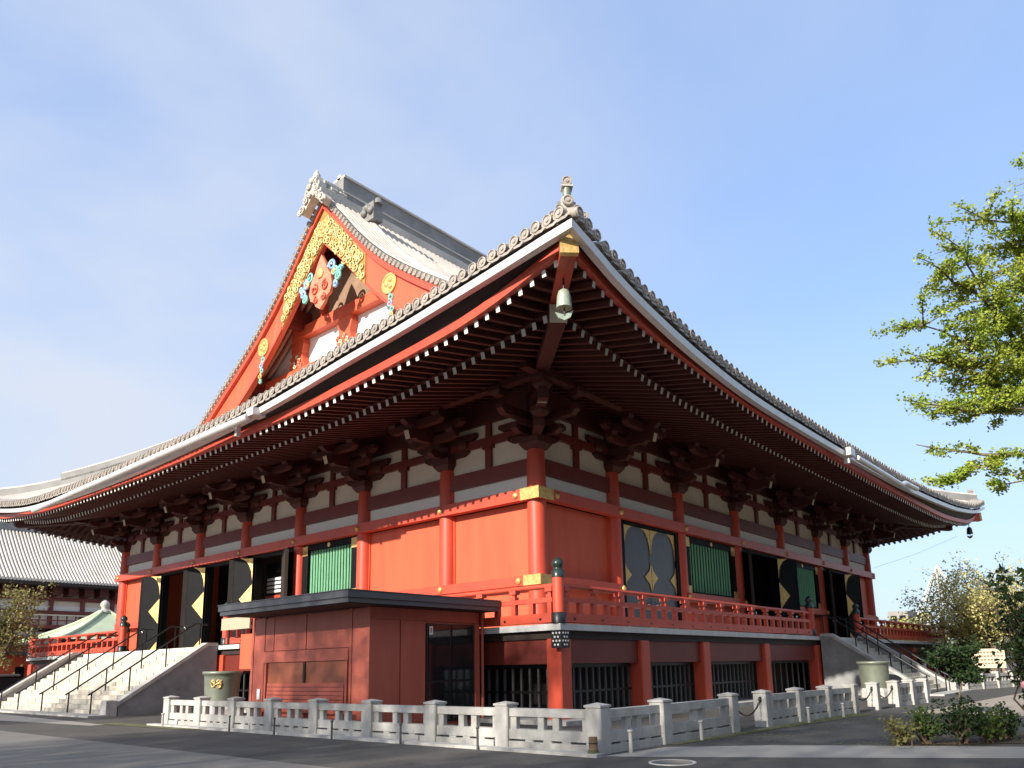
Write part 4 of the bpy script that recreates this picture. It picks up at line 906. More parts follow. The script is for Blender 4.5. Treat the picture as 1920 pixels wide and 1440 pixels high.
def chain(a, c, sag, label):
    o = empty('chain', (a[0], a[1], G), label, 'chain', 'black chains between the stone posts')
    n = 18; pts = [Vector(a).lerp(Vector(c), i / n) - Vector((0, 0, sag * 4 * (i / n) * (1 - i / n))) for i in range(n + 1)]
    lm = MB(); lm.ribbon([(-0.055, 0, 0), (-0.02, 0.018, 0), (0.02, 0.018, 0), (0.055, 0, 0), (0.02, -0.018, 0), (-0.02, -0.018, 0), (-0.055, 0, 0)], 0.014, 0.016, 0); lm = lm.mesh('link', 'black_metal')
    for i in range(n):
        d = pts[i + 1] - pts[i]; k = d.length / 0.098
        inst('link', lm, o, Matrix.Translation((pts[i] + pts[i + 1]) / 2) @ d.to_track_quat('X', 'Z').to_matrix().to_4x4() @ Matrix.Rotation(math.pi / 2 * (i % 2), 4, 'X') @ Matrix.Scale(k, 4))
    for p in (a, c): inst('chain_ring', ring_m, o, loc=p)
chain((-3.56, -7.93, G + 0.56), (-2.23, -7.95, G + 0.58), 0.29, 'heavy black chain hanging in the first gap of the right fence')
chain((3.24, -8.18, G + 0.56), (4.64, -8.25, G + 0.58), 0.27, 'black chain between the fence end and the lone sunlit post')
chain((4.94, -8.26, G + 0.58), (6.34, -8.33, G + 0.56), 0.27, 'black chain between the lone sunlit post and the fence by the stairs')
# short stakes along the kerb
def stake(x, y, h, m, label, r=0.022):
    b = MB(); b.tube([(x, y, G - 0.02), (x, y, G + h)], [r, r * 0.9], 8); b.lathe((x, y, G + h), [(r * 0.9, 0), (r * 1.5, 0.015), (r * 1.3, 0.04), (0, 0.05)], 8)
    tag(b.build('stake', m), label, 'stake', 'low stakes along the kerb')
for (x, y, l) in ((-8.87, 2.3, 'thin dark stake at the kerb below the left end of the hut'), (-8.85, 0.43, 'thin dark stake at the kerb below the hut hatch'), (-8.83, -1.65, 'thin dark stake at the kerb below the hut corner'), (-8.8, -3.74, 'thin grey stake at the kerb below the dark hut door'), (-8.77, -5.7, 'thin grey stake at the kerb second from the fence corner')):
    stake(x, y, 0.34, 'bar_grey', l)
for (x, y, l) in ((-7.86, -8.2, 'pale stake right of the fence corner post'), (-5.56, -8.24, 'pale stake on the mossy verge of the right fence'), (-0.71, -8.4, 'pale stake on the verge after the first chain gap'), (1.34, -8.5, 'pale stake on the verge farther along the right fence'), (-8.75, 5.95, 'pale stake by the sunlit end of the left fence')):
    stake(x, y, 0.31, 'stone', l, 0.035)
b = MB(); b.tube([(-8.58, -7.98, G), (-8.58, -7.98, G + 0.29)], [0.072, 0.068], 10); b.tube([(-8.58, -7.98, G + 0.19), (-8.58, -7.98, G + 0.203)], 0.076, 10, 1); lg = b.build('wooden_stump', ['wood', 'black_metal'])
tag(lg, 'short wooden stump leaning on the fence corner post', 'stump')
b = MB(); b.lathe((-8.58, -7.98, G), [(0.12, 0.0), (0.095, 0.06), (0.077, 0.10)], 10); b.build('moss_collar', 'moss', lg)

# ------------------------------------------------------------------ hut
hut = empty('ticket_hut', (-5.45, 1.65, G), 'closed red hut with a flat dark roof in front of the veranda', 'hut')
X0, X1, Y0, Y1, ZT = -7.3, -3.66, -0.88, 4.16, 0.40
b = MB(); b.box(X0 + 0.06, X1, Y0 + 0.06, Y1, G, ZT); b.build('wall', 'hut_red', hut)
def hp(nm, m, x0, x1, y0, y1, z0, z1, par=None):
    b = MB(); b.box(x0, x1, y0, y1, z0, z1); return b.build(nm, m, par or hut)
hp('corner_board', 'hut_red', X0, X0 + 0.06, Y0, Y0 + 0.12, G, ZT)
for y in (-0.22, 3.52): hp('frame_post', 'hut_red', X0, X0 + 0.06, y, y + 0.09, G, ZT)
hp('frame_post', 'hut_red', X0, X0 + 0.06, Y1 - 0.10, Y1, G, ZT)
for (y0, y1) in ((-0.12, 1.62), (1.66, 3.08), (3.11, 3.51)): hp('panel', 'hut_red', X0 + 0.015, X0 + 0.06, y0, y1, -0.50, ZT - 0.04)
hp('panel', 'hut_red', X0 + 0.015, X0 + 0.06, Y0 + 0.13, -0.23, G + 0.1, ZT - 0.04); hp('panel', 'hut_red', X0 + 0.015, X0 + 0.06, 3.62, Y1 - 0.11, G + 0.1, ZT - 0.04)
hp('rail_board', 'hut_red', X0 - 0.02, X0 + 0.06, -0.12, 3.50, -0.80, -0.52)
ha = hp('hatch', 'hut_hatch', X0 + 0.02, X0 + 0.06, 0.0, 3.33, -1.88, -0.81)
hp('hatch_side', 'hut_red', X0 - 0.03, X0 + 0.06, 3.35, 3.44, -1.95, -0.81); hp('hatch_side', 'hut_red', X0 - 0.03, X0 + 0.06, -0.10, -0.02, -1.95, -0.81)
hp('mullion', 'dark_board', X0 - 0.015, X0 + 0.02, 1.62, 1.71, -1.32, -0.82, ha)
for k in range(5): hp('slat', 'hut_red', X0 - 0.012 - 0.004 * k, X0 + 0.02, 0.03, 3.30, -1.42 - 0.10 * k, -1.335 - 0.10 * k, ha)
hp('sill_board', 'hut_red', X0 - 0.06, X0 + 0.06, -0.10, 3.44, -2.05, -1.96)
for (y0, y1) in ((-0.08, 1.62), (1.66, 3.42)): hp('panel', 'hut_red', X0 + 0.02, X0 + 0.06, y0, y1, G + 0.06, -2.06)
for (x0, x1) in ((X0 + 0.07, -6.38), (-6.34, -5.56)): hp('panel', 'hut_red', x0, x1, Y0 + 0.02, Y0 + 0.06, G + 0.1, ZT - 0.28)
hp('frieze_board', 'hut_red', X0 + 0.061, X1, Y0 + 0.0, Y0 + 0.06, ZT - 0.27, ZT)
dr = hp('glass_door', 'black_metal', -5.51, -3.84, Y0 + 0.02, Y0 + 0.06, G + 0.08, 0.07)
for (x0, x1) in ((-5.45, -4.72), (-4.64, -3.90)): hp('pane', 'glass_dark', x0, x1, Y0 - 0.0, Y0 + 0.02, -1.32, 0.02, dr); hp('pane', 'glass_dark', x0, x1, Y0 - 0.0, Y0 + 0.02, G + 0.14, -1.38, dr)
stk = hp('sticker', 'paper', -5.44, -5.32, Y0 - 0.006, Y0 - 0.001, -0.21, 0.0, dr)
stm = hp('sticker_mark', 'hut_red', -5.40, -5.36, Y0 - 0.008, Y0 - 0.0062, -0.16, -0.04, dr)
hp('jamb', 'hut_red', -3.82, X1, Y0 - 0.02, Y0 + 0.06, G, ZT - 0.275)
b = MB(); b.tube([(-3.60, Y0 - 0.07, ZT - 0.05), (-3.60, Y0 - 0.07, G + 0.02)], 0.04, 8); b.lathe((-3.60, Y0 - 0.07, -0.15), [(0.045, -0.04), (0.062, -0.035), (0.062, 0.035), (0.045, 0.04)], 8); b.build('downpipe', 'hut_red', hut)
RX0, RX1, RY0, RY1 = -8.38, -3.44, -1.48, 4.05
b = MB(); b.box(RX0, RX1, RY0, RY1, 0.53, 0.68); b.build('roof', 'hut_roof', hut)
b = MB(); b.box(RX0 + 0.04, RX1 - 0.04, RY0 + 0.04, RY1 - 0.04, 0.42, 0.529); b.build('roof_trim', 'hut_roof', hut)
b = MB(); b.box(RX0 - 0.02, RX1 + 0.02, RY0 - 0.02, RY1 + 0.02, 0.681, 0.70); b.build('roof_flashing', 'hut_roof', hut)
hp('soffit', 'dark_board', RX0 + 0.1, RX1 - 0.1, RY0 + 0.1, RY1 - 0.1, 0.401, 0.418)
hp('side_screen', 'vermilion_wall', -4.45, -4.38, 8.9, 9.75, -0.92, 0.26)
hp('notice', 'paper', X0 - 0.012, X0 - 0.001, 3.64, 3.78, -1.75, -1.48)
nb = MB(); nb.box(-4.03, -3.97, 9.95, 11.9, 0.50, 0.93); nbo = nb.build('notice_board', 'board_tan'); tag(nbo, 'cream blank board above the veranda railing left of the hut', 'board')
b = MB(); b.box(-3.99, -3.95, 10.4, 10.5, 0.0, 0.52); b.box(-3.99, -3.95, 11.4, 11.5, 0.0, 0.52); b.build('board_leg', 'black_metal', nbo)

# ------------------------------------------------------------------ bronze water barrels
def barrel(x, y, r, z1, label, crest):
    o = empty('water_barrel', (x, y, G), label, 'barrel')
    b = MB(); H = z1 - (G + 0.35)
    b.lathe((x, y, G + 0.35), [(r * 0.86, 0), (r * 0.9, H * 0.3), (r * 0.95, H * 0.8), (r, H * 0.9), (r * 1.06, H * 0.91), (r * 1.06, H), (r * 0.96, H), (r * 0.94, H - 0.12), (0, H - 0.13)], 36); b.build('barrel_body', 'bronze', o)
    b = MB(); b.lathe((x, y, G), [(r * 1.02, 0), (r * 1.02, 0.22), (r * 0.9, 0.35)], 8, 0, 'z', False); b.build('pedestal', 'stone', o)
    if crest:
        a0 = math.radians(crest); b = MB(); zc = G + 0.35 + H * 0.62
        def onb(da, dz): a = a0 + da; rr_ = r * 0.955; return (x + rr_ * math.cos(a), y + rr_ * math.sin(a), zc + dz)
        for (c0, rad, t0, t1) in (((-0.17, 0.02), 0.11, 0, 6.28), ((0.15, 0.0), 0.13, -2.2, 2.6), ((0.18, -0.02), 0.06, 0, 6.28)):
            b.tube([onb((c0[0] + rad * math.cos(t0 + (t1 - t0) * k / 12)) , c0[1] + rad * math.sin(t0 + (t1 - t0) * k / 12)) for k in range(13)], 0.025, 6)
        b.tube([onb(-0.3, 0.1), onb(0.0, -0.02), onb(0.3, 0.12)], 0.022, 6); b.build('gold_crest', 'gold', o)
barrel(-5.15, 9.55, 0.60, -0.98, 'large green bronze barrel with gold crest left of the hut', 222)
barrel(12.75, -6.0, 0.56, -1.08, 'bronze barrel behind the chains at the foot of the right stairs', 0)

# ------------------------------------------------------------------ plants
def leaf_quads(mb, c, n, rad, size, rnd, flat=0.0, mi=0):
    for _ in range(n):
        p = Vector((rnd.gauss(0, rad), rnd.gauss(0, rad), rnd.gauss(0, rad * (1 - flat)))) + Vector(c)
        a = Vector((rnd.uniform(-1, 1), rnd.uniform(-1, 1), rnd.uniform(-0.7, 0.7))).normalized()
        nrm = Vector((rnd.uniform(-1, 1), rnd.uniform(-1, 1), rnd.uniform(0.1, 1.3))).normalized()
        bb = nrm.cross(a).normalized() * (size * rnd.uniform(0.35, 0.55)); a = a * (size * rnd.uniform(0.6, 1.1))
        k = nrm * size * 0.18
        mb.add([p, p + a * 0.5 + bb - k, p + a, p + a * 0.5 - bb - k], [(0, 1, 2), (0, 2, 3)], mi)
def branch_path(a, c, rnd, n=5, wob=0.08):
    a, c = Vector(a), Vector(c); Lg = (c - a).length
    return [a.lerp(c, i / n) + (Vector((rnd.gauss(0, wob), rnd.gauss(0, wob), rnd.gauss(0, wob))) * Lg * 0.5 if 0 < i < n else Vector((0, 0, 0))) for i in range(n + 1)]
def tree(name, base, trunk_h, trunk_r, crown_r, crown_z, nb, twigs, lf, lsize, lcount, tuft, label, cat='tree', group=None, seed=1, up=0.35, bark='bark', lean=(0, 0), stems=1):
    rnd = random.Random(seed); base = Vector(base)
    o = empty(name, base, label, cat, group)
    tb = MB(); lb = MB()
    top = base + Vector((lean[0], lean[1], trunk_h))
    tp = branch_path(base - Vector((0, 0, 0.05)), top, rnd, 6, 0.05)
    tb.tube(tp, [trunk_r * (1 - 0.55 * i / 6) * (1.35 if i == 0 else 1) for i in range(7)], 9)
    for k in range(nb):
        t = rnd.uniform(0.55, 1.0); st = base.lerp(top, t); az = 2 * math.pi * (k + rnd.random() * 0.7) / nb
        el = rnd.uniform(up - 0.35, up + 0.55); ln = crown_r * rnd.uniform(0.55, 1.05)
        en = st + Vector((math.cos(az) * math.cos(el) * ln, math.sin(az) * math.cos(el) * ln, math.sin(el) * ln * crown_z))
        bp = branch_path(st, en, rnd, 5, 0.09); r0 = trunk_r * rnd.uniform(0.3, 0.5)
        tb.tube(bp, [r0 * (1 - 0.8 * i / 5) for i in range(6)], 6)
        for q in range(twigs):
            a = bp[rnd.randint(1, 5)]; dv = Vector((rnd.uniform(-1, 1), rnd.uniform(-1, 1), rnd.uniform(-0.4, 1.0))).normalized() * crown_r * rnd.uniform(0.18, 0.42); dv.z *= crown_z
            c = a + dv; tb.tube([a, a.lerp(c, 0.5) + Vector((0, 0, 0.03)), c], [r0 * 0.25, r0 * 0.16, 0.006], 4)
            for w in range(lcount):
                leaf_quads(lb, a.lerp(c, rnd.uniform(0.3, 1.1)), 6, tuft, lsize, rnd, 0.2)
    tb.build('trunk', bark, o); f = lb.build('crown', lf, o); f['kind'] = 'stuff'
    return o

# big ginkgo reaching in from the right
gk = empty('ginkgo_tree', (6.3, -15.8, G), 'large ginkgo with fresh green leaves reaching in from the right', 'tree')
rnd = random.Random(21); tb = MB(); lb = MB()
limbs = [([(6.3, -15.8, G), (6.1, -15.6, 0.5), (5.7, -15.3, 4.0), (5.3, -15.05, 8.3), (4.8, -14.7, 12.5)], 0.34, 0.12),
         ([(5.7, -15.3, 4.0), (4.73, -14.48, 4.55), (4.02, -13.3, 5.04), (3.32, -12.64, 5.44), (2.6, -11.95, 6.1), (1.95, -11.2, 6.45)], 0.16, 0.02),
         ([(4.02, -13.3, 5.04), (3.54, -13.2, 6.2), (2.6, -12.6, 7.6), (1.2, -11.9, 8.25)], 0.09, 0.02),
         ([(5.35, -15.1, 7.6), (4.1, -14.7, 8.6), (3.01, -14.1, 9.2), (1.9, -12.9, 9.5)], 0.10, 0.02),
         ([(3.6, -13.3, 6.1), (3.0, -13.7, 7.9), (2.5, -13.6, 9.3)], 0.07, 0.02),
         ([(3.32, -12.64, 5.44), (2.5, -12.3, 6.5), (1.5, -11.3, 7.1)], 0.06, 0.015),
         ([(4.02, -13.3, 5.0), (2.9, -12.1, 5.0), (2.1, -11.5, 5.1)], 0.07, 0.02),
         ([(5.8, -15.35, 3.3), (4.2, -14.2, 3.5), (2.79, -13.0, 3.68), (2.17, -12.1, 3.75), (1.8, -10.75, 4.2)], 0.11, 0.012),
         ([(2.5, -12.6, 3.7), (2.2, -11.7, 3.4), (2.1, -11.3, 3.15)], 0.04, 0.012),
         ([(4.0, -14.0, 3.5), (3.1, -13.0, 3.2), (2.7, -12.3, 3.05)], 0.045, 0.012),
         ([(5.5, -15.2, 5.6), (4.6, -14.7, 6.8), (3.6, -14.3, 7.5), (2.9, -13.8, 8.2)], 0.09, 0.02),
         ([(5.2, -15.0, 9.0), (4.2, -14.6, 10.4), (3.3, -14.2, 11.2)], 0.08, 0.02), ([(3.6, -13.3, 6.1), (2.9, -13.1, 6.9), (2.2, -12.6, 7.6), (1.8, -12.3, 8.9)], 0.06, 0.015), ([(4.1, -14.7, 8.6), (3.2, -14.3, 8.7), (2.4, -13.3, 8.9)], 0.05, 0.015), ([(4.02, -13.3, 5.04), (3.4, -13.0, 6.0), (2.9, -13.2, 7.0)], 0.06, 0.015), ([(5.3, -15.05, 7.0), (4.4, -14.8, 7.9), (3.4, -14.5, 8.3)], 0.06, 0.015)]
for li, (pts, r0, r1) in enumerate(limbs):
    fine = [Vector(pts[0])]
    for a, c in zip(pts, pts[1:]):
        bp = branch_path(a, c, rnd, 3, 0.05); fine += bp[1:]
    n = len(fine)
    tb.tube(fine, [r0 + (r1 - r0) * i / (n - 1) for i in range(n)], 8)
    if li == 0: continue
    tw = int(15 * (n - 1) / 3) if li not in (7, 8, 9) else 14
    for q in range(tw):
        i = rnd.randint(2, n - 1); a = fine[i]
        az = rnd.uniform(0, 6.283); ln = rnd.uniform(0.45, 1.25); dv = Vector((math.cos(az), math.sin(az), rnd.uniform(-0.25, 0.45))) * ln
        if li in (7, 8, 9): dv *= 0.6
        c = a + dv; md = a.lerp(c, 0.5) + Vector((0, 0, rnd.uniform(-0.05, 0.1)))
        tb.tube([a, md, c], [0.022, 0.014, 0.006], 5)
        for w in range(int(8 * ln) + 2):
            t = rnd.uniform(0.15, 1.05); p = a.lerp(md, t * 2) if t < 0.5 else md.lerp(c, t * 2 - 1)
            leaf_quads(lb, p + Vector((0, 0, 0.03)), rnd.randint(9, 15), 0.075, 0.085, rnd, 0.2)
tb.build('trunk', 'bark', gk); f = lb.build('crown', 'leaf_ginkgo', gk); f['kind'] = 'stuff'

# young standard tree, bed with bushes, camellia
tree('young_tree', (3.4, -10.72, G), 1.45, 0.03, 0.66, 0.75, 12, 9, 'leaf_dark', 0.11, 3, 0.10, 'small round evergreen tree on a thin trunk standing on sunlit ground', seed=4, up=0.1)
sheet('planting_bed', [(-4.9, -11.25), (-3.8, -10.95), (-0.95, -12.9), (0.1, -17.5), (-2.2, -16.7), (-3.55, -13.1)], G + 0.010, 'soil')
def bush(base, r, h, n, lf, label, seed, group=None, lsize=0.07):
    rnd = random.Random(seed); o = empty('bush', base, label, 'bush', group); tb = MB(); lb = MB(); B = Vector(base)
    for k in range(n):
        az = rnd.uniform(0, 6.283); e = B + Vector((math.cos(az) * r * rnd.uniform(0.2, 1.0), math.sin(az) * r * rnd.uniform(0.2, 1.0), h * rnd.uniform(0.55, 1.0)))
        bp = branch_path(B + Vector((rnd.gauss(0, 0.04), rnd.gauss(0, 0.04), -0.03)), e, rnd, 4, 0.12); tb.tube(bp, [0.022, 0.018, 0.014, 0.010, 0.005], 5)
        for w in range(7): leaf_quads(lb, bp[rnd.randint(2, 4)] + Vector((rnd.gauss(0, r * 0.14), rnd.gauss(0, r * 0.14), rnd.gauss(0.02, h * 0.08))), 6, 0.05, lsize, rnd, 0.1)
    tb.build('stem', 'twig', o); f = lb.build('foliage', lf, o); f['kind'] = 'stuff'; return o
bush((-4.7, -11.42, G), 0.29, 0.36, 9, 'leaf_olive', 'sparse reddish low bush at the left tip of the planting bed', 31)
bush((-4.38, -11.72, G), 0.29, 0.50, 12, 'leaf_bush', 'bright green bush, second from the left in the bed', 32)
bush((-4.04, -12.15, G), 0.36, 0.64, 18, 'leaf_dark', 'tallest dark bush with bare pink stems in the bed', 33)
bush((-3.78, -12.5, G), 0.29, 0.44, 12, 'leaf_bush', 'low green bush right of the tallest bush in the bed', 34)
bush((-3.27, -12.6, G), 0.34, 0.50, 14, 'leaf_dark', 'dark low bush at the right edge of the bed', 35)
cam_o = bush((-2.34, -13.2, G), 0.60, 2.75, 56, 'leaf_dark', 'tall dark camellia with a pink flower at the right edge', 36, lsize=0.11)
fl = MB()
for k in range(9): a = k * 0.7; fl.lathe((-2.80 + 0.05 * math.cos(a), -13.0 + 0.05 * math.sin(a), -1.54 + 0.02 * (k % 3)), [(0, -0.05), (0.05, -0.03), (0.06, 0.02), (0, 0.05)], 6)
fl.build('flower', 'pink_petal', cam_o)
# trees and hedges beyond on the right
tree('flowering_tree', (34.0, -6.6, G), 3.2, 0.30, 5.6, 0.95, 17, 14, 'leaf_pale', 0.16, 9, 0.36, 'spreading dark branched tree with pale new leaves behind the cream sign', seed=8, up=0.5)
tree('flowering_tree', (37.5, -10.6, G), 2.6, 0.24, 3.8, 0.8, 13, 11, 'leaf_yellow', 0.13, 5, 0.28, 'dark branched tree with yellow green leaves at the right edge', seed=9, up=0.45)
tree('flowering_tree', (47.0, -3.8, G), 3.4, 0.26, 5.0, 1.15, 15, 12, 'leaf_pale', 0.17, 5, 0.34, 'tall thin pale tree rising above the others on the right', seed=10, up=0.8)
tree('evergreen', (29.5, -5.3, G), 1.2, 0.12, 1.6, 0.8, 16, 12, 'leaf_dark', 0.15, 5, 0.2, 'dark evergreen shrub behind the end of the right veranda', seed=12, up=0.5)
tree('evergreen', (31.5, -9.2, G), 1.4, 0.12, 1.7, 0.9, 16, 12, 'leaf_dark', 0.15, 5, 0.2, 'dark evergreen beside the cream sign board', seed=13, up=0.5)
tree('evergreen', (27.0, -10.2, G), 1.2, 0.12, 1.5, 0.9, 15, 12, 'leaf_dark', 0.15, 5, 0.2, 'dark evergreen right of the cream sign behind the camellia', seed=14, up=0.5)
tree('evergreen', (36.5, -5.2, G), 1.1, 0.14, 1.6, 0.8, 16, 12, 'leaf_olive', 0.18, 5, 0.26, 'olive evergreen under the spreading pale tree', seed=15, up=0.4)
for k, (x, y, h, r, m, lab) in enumerate(((62, 4.6, 4.0, 3.0, 'leaf_yellow', 'yellow green far tree next to the far corner column'), (60, -1.2, 2.6, 3.0, 'leaf_olive', 'rounded grey green far tree below the pale rope cone'), (64, -8, 3.4, 3.6, 'leaf_yellow', 'yellow far tree behind the spreading pale tree'), (58, -11, 3.0, 3.4, 'leaf_yellow', 'bright yellow green far tree at the right edge'), (75, 9.5, 3.2, 2.8, 'leaf_olive', 'small far tree beside the grey far building'))):
    tree('far_tree', (x, y, G), h, 0.2, r, 0.8, 12, 9, m, 0.24, 5, 0.36, lab, seed=40 + k, up=0.4)
# cream sign board on legs
sg = empty('sign_board', (28.8, -7.15, G), 'cream sign board with brown lettering standing by the far fence', 'sign')
b = MB(); b.box(28.75, 28.82, -7.95, -6.4, -1.55, -0.55); b.build('board', 'cream_board', sg)
b = MB(); b.box(28.76, 28.83, -7.85, -7.75, G, -1.552); b.box(28.76, 28.83, -6.6, -6.5, G, -1.552); b.build('leg', 'wood', sg)
b = MB()
for r_ in range(4):
    for c_ in range(9): b.box(28.735, 28.748, -7.85 + 0.155 * c_, -7.75 + 0.155 * c_, -0.78 - 0.19 * r_, -0.70 - 0.19 * r_)
lt = b.build('lettering', 'wood', sg); lt['kind'] = 'stuff'
# far buildings on the right
b = MB(); b.box(96, 110, 13.0, 15.6, G, 5.6); fb = b.build('far_building', 'paving_light'); tag(fb, 'small grey far building above the trees past the veranda end', 'building')
for k in range(5):
    for j in range(2): b = MB(); b.box(95.95, 95.999, 13.3 + 1.15 * j, 14.1 + 1.15 * j, -1 + 1.3 * k, -0.2 + 1.3 * k); b.build('window', 'glass_dark', fb)
mat('rope_pale', (0.55, 0.54, 0.48), 0.8, 0.1, 2)
tt = empty('rope_cone', (88, 7, G), 'pale cone of ropes tied to a mast beyond the trees', 'rope cone')
b = MB()
for k in range(18):
    a = 2 * math.pi * k / 18; b.tube([(88 + r * math.cos(a), 7 + r * math.sin(a), G + z) for r, z in ((3.5, 5.5), (2.2, 8.5), (0.9, 11.3), (0.1, 12.9))], 0.055, 5)
b.build('rope', 'rope_pale', tt)
b = MB(); b.tube([(88, 7, G), (88, 7, G + 13.1)], 0.14, 6); b.build('mast', 'rope_pale', tt)
for z, r in ((5.6, 3.45), (8.5, 2.2)):
    b = MB(); b.tube([(88 + r * math.cos(2 * math.pi * k / 18), 7 + r * math.sin(2 * math.pi * k / 18), G + z) for k in range(19)], 0.06, 5); b.build('ring', 'rope_pale', tt)
# ------------------------------------------------------------------ left background
tree('plaza_tree', (-5.5, 31.8, G), 3.8, 0.2, 2.5, 1.25, 15, 12, 'leaf_olive', 0.16, 4, 0.24, 'leafy olive tree at the left edge in front of the gate', seed=61, up=0.55)
tree('plaza_tree', (-4.6, 44, G), 3.0, 0.2, 3.0, 1.0, 13, 10, 'leaf_pale', 0.16, 3, 0.24, 'pale sparse tree behind the olive tree at the left edge', seed=62, up=0.55)
# gate hall
gate = empty('gate_hall', (17, 105, G), 'big two storey gate with a pale striped tiled roof behind the left eave', 'temple')
GE, GR = 11.2, 19.0
def gprof(t): return GE + (GR - GE) * (0.80 * t + 0.20 * t * t)
b = MB(); nx = 2; N = 10
for i in range(N):
    t0, t1 = i / N, (i + 1) / N
    b.add([(-1, 96 + 9 * t0, gprof(t0)), (35, 96 + 9 * t0, gprof(t0)), (35, 96 + 9 * t1, gprof(t1)), (-1, 96 + 9 * t1, gprof(t1))], [(0, 1, 2, 3)], 0, True)
    b.add([(-1, 114 - 9 * t0, gprof(t0)), (35, 114 - 9 * t0, gprof(t0)), (35, 114 - 9 * t1, gprof(t1)), (-1, 114 - 9 * t1, gprof(t1))], [(0, 1, 2, 3)], 0, True)
b.build('roof', 'tile_pale', gate)
rm = MB(); rm.tube([(0, 96 + 9 * i / 6, gprof(i / 6) + 0.06) for i in range(7)], 0.17, 5, 0, False, True, True); rm.lathe((0, 95.95, GE + 0.05), [(0.2, -0.05), (0.2, 0.1)], 8, 0, 'y'); rm = rm.mesh('cover_tile_row', 'tile_pale')
for k in range(86): inst('cover_tile_row', rm, gate, loc=(-0.9 + 0.42 * k, 0, 0))
b = MB(); b.box(-1, 35, 104.4, 105.6, GR - 0.3, GR + 1.0); b.build('ridge', 'tile_dark', gate)
def gb(nm, m, x0, x1, y0, y1, z0, z1): b = MB(); b.box(x0, x1, y0, y1, z0, z1); return b.build(nm, m, gate)
gb('eave_board', 'dark_board', -1, 35, 96.05, 113, GE - 0.5, GE - 0.12)
gb('wall', 'plaster', 3, 31, 100, 110, 5.6, GE - 0.5); gb('wall', 'vermilion_shaded', 4, 30, 100.2, 110, G, 5.4)
gb('gallery', 'vermilion_shaded', 1.6, 32.4, 98.2, 111, 5.2, 5.7)
for k in range(8): gb('column', 'vermilion_shaded', 3.2 + 3.9 * k, 3.7 + 3.9 * k, 99.6, 99.99, G, GE - 0.5)
for z in (7.2, 9.0, 10.0): gb('beam', 'vermilion_shaded', 2.6, 31.4, 99.5, 99.9, z, z + 0.45)
for k in range(15): gb('bracket', 'eave_red_shaded', 2.9 + 1.95 * k, 4.0 + 1.95 * k, 97.8, 99.95, 9.6, GE - 0.52)
gb('rail', 'cream_board', 1.6, 32.4, 98.1, 98.25, 6.9, 7.05); gb('rail', 'vermilion_shaded', 1.6, 32.4, 98.1, 98.25, 6.2, 6.35)
for k in range(28): gb('baluster', 'vermilion_shaded', 1.8 + 1.1 * k, 1.95 + 1.1 * k, 98.12, 98.23, 5.7, 6.9)
gb('lower_roof', 'tile_dark', 1.0, 33, 97.4, 112, 4.2, 4.7); gb('plaster_band', 'plaster_white', 3.0, 31, 99.9, 99.99, 7.7, 8.3)
# pavilions with green copper roofs
def pavilion(cx, cy, hw, ze, za, label, posts=True):
    o = empty('pavilion', (cx, cy, G), label, 'pavilion')
    pr = [(1.0, 0.0), (0.78, 0.16), (0.55, 0.36), (0.35, 0.57), (0.16, 0.80), (0.05, 0.97)]
    b = MB()
    for (r0, t0), (r1, t1) in zip(pr, pr[1:]):
        q0, q1 = [[(cx + sx * hw * r, cy + sy * hw * r, ze + (za - ze) * t) for sx, sy in ((-1, -1), (1, -1), (1, 1), (-1, 1))] for r, t in ((r0, t0), (r1, t1))]
        for i in range(4): b.add([q0[i], q0[(i + 1) % 4], q1[(i + 1) % 4], q1[i]], [(0, 1, 2, 3)], 0, True)
    b.box(cx - hw, cx + hw, cy - hw, cy + hw, ze - 0.25, ze - 0.01, 1)
    b.build('roof', ['copper_green', 'dark_board'], o)
    b = MB()
    for sx, sy in ((-1, -1), (1, -1), (1, 1), (-1, 1)): b.tube([(cx + sx * hw * r, cy + sy * hw * r, ze + (za - ze) * t + 0.08) for r, t in pr], 0.13, 6)
    b.build('hip_roll', 'copper_green', o)
    b = MB(); b.lathe((cx, cy, za - 0.15), [(0.45, 0), (0.5, 0.15), (0.3, 0.25), (0.2, 0.4), (0.32, 0.55), (0.34, 0.75), (0.2, 0.95), (0, 1.05)], 12); b.build('finial', 'ornament_tile', o)
    for sx, sy in ((-1, -1), (1, -1), (1, 1), (-1, 1)):
        b = MB(); b.lathe((cx + sx * hw * 0.72, cy + sy * hw * 0.72, G), [(0.2, 0), (0.2, ze - 0.25 - G)], 10); b.build('post', 'vermilion', o)
    return o
pavilion(6.6, 50, 4.5, 1.6, 4.0, 'pavilion with pale green pyramid roof and round finial left of the hall')
pavilion(-4.2, 52, 3.6, 0.55, 2.2, 'lower green roofed pavilion at the left edge behind the tree')
kk = empty('red_kiosk', (-2.4, 41, G), 'small orange red kiosk below the far veranda corner', 'kiosk')
b = MB(); b.box(-3.3, -1.3, 40, 43, G, 0.3); b.build('wall', 'vermilion_wall', kk)
b = MB(); b.box(-3.6, -1.0, 39.7, 43.3, 0.31, 0.5); b.build('roof', 'hut_roof', kk)
b = MB(); b.box(-2.2, -1.7, 39.95, 39.999, -1.7, -0.4); b.build('window', 'glass_dark', kk)
bn = MB(); bn.bbox(-6.3, -5.1, 29.4, 30.6, G, -1.0, 0.06); bno = bn.build('dark_bin', 'black_metal'); tag(bno, 'dark square bin beside the foot of the left stairs', 'bin')
bn = MB(); bn.bbox(-6.35, -5.05, 29.35, 30.65, -0.998, -0.88, 0.06); bn.build('lid', 'hut_roof', bno)
# thin wire from the far column to the far eave corner
b = MB(); b.tube([(34.3, -0.4, 4.9), (36.3, -2.6, 5.8), (38.4, -4.7, 6.95)], 0.007, 5); wo = b.build('wire', 'bar_grey'); tag(wo, 'thin grey wire slanting from the far column up to the eave tip', 'wire')

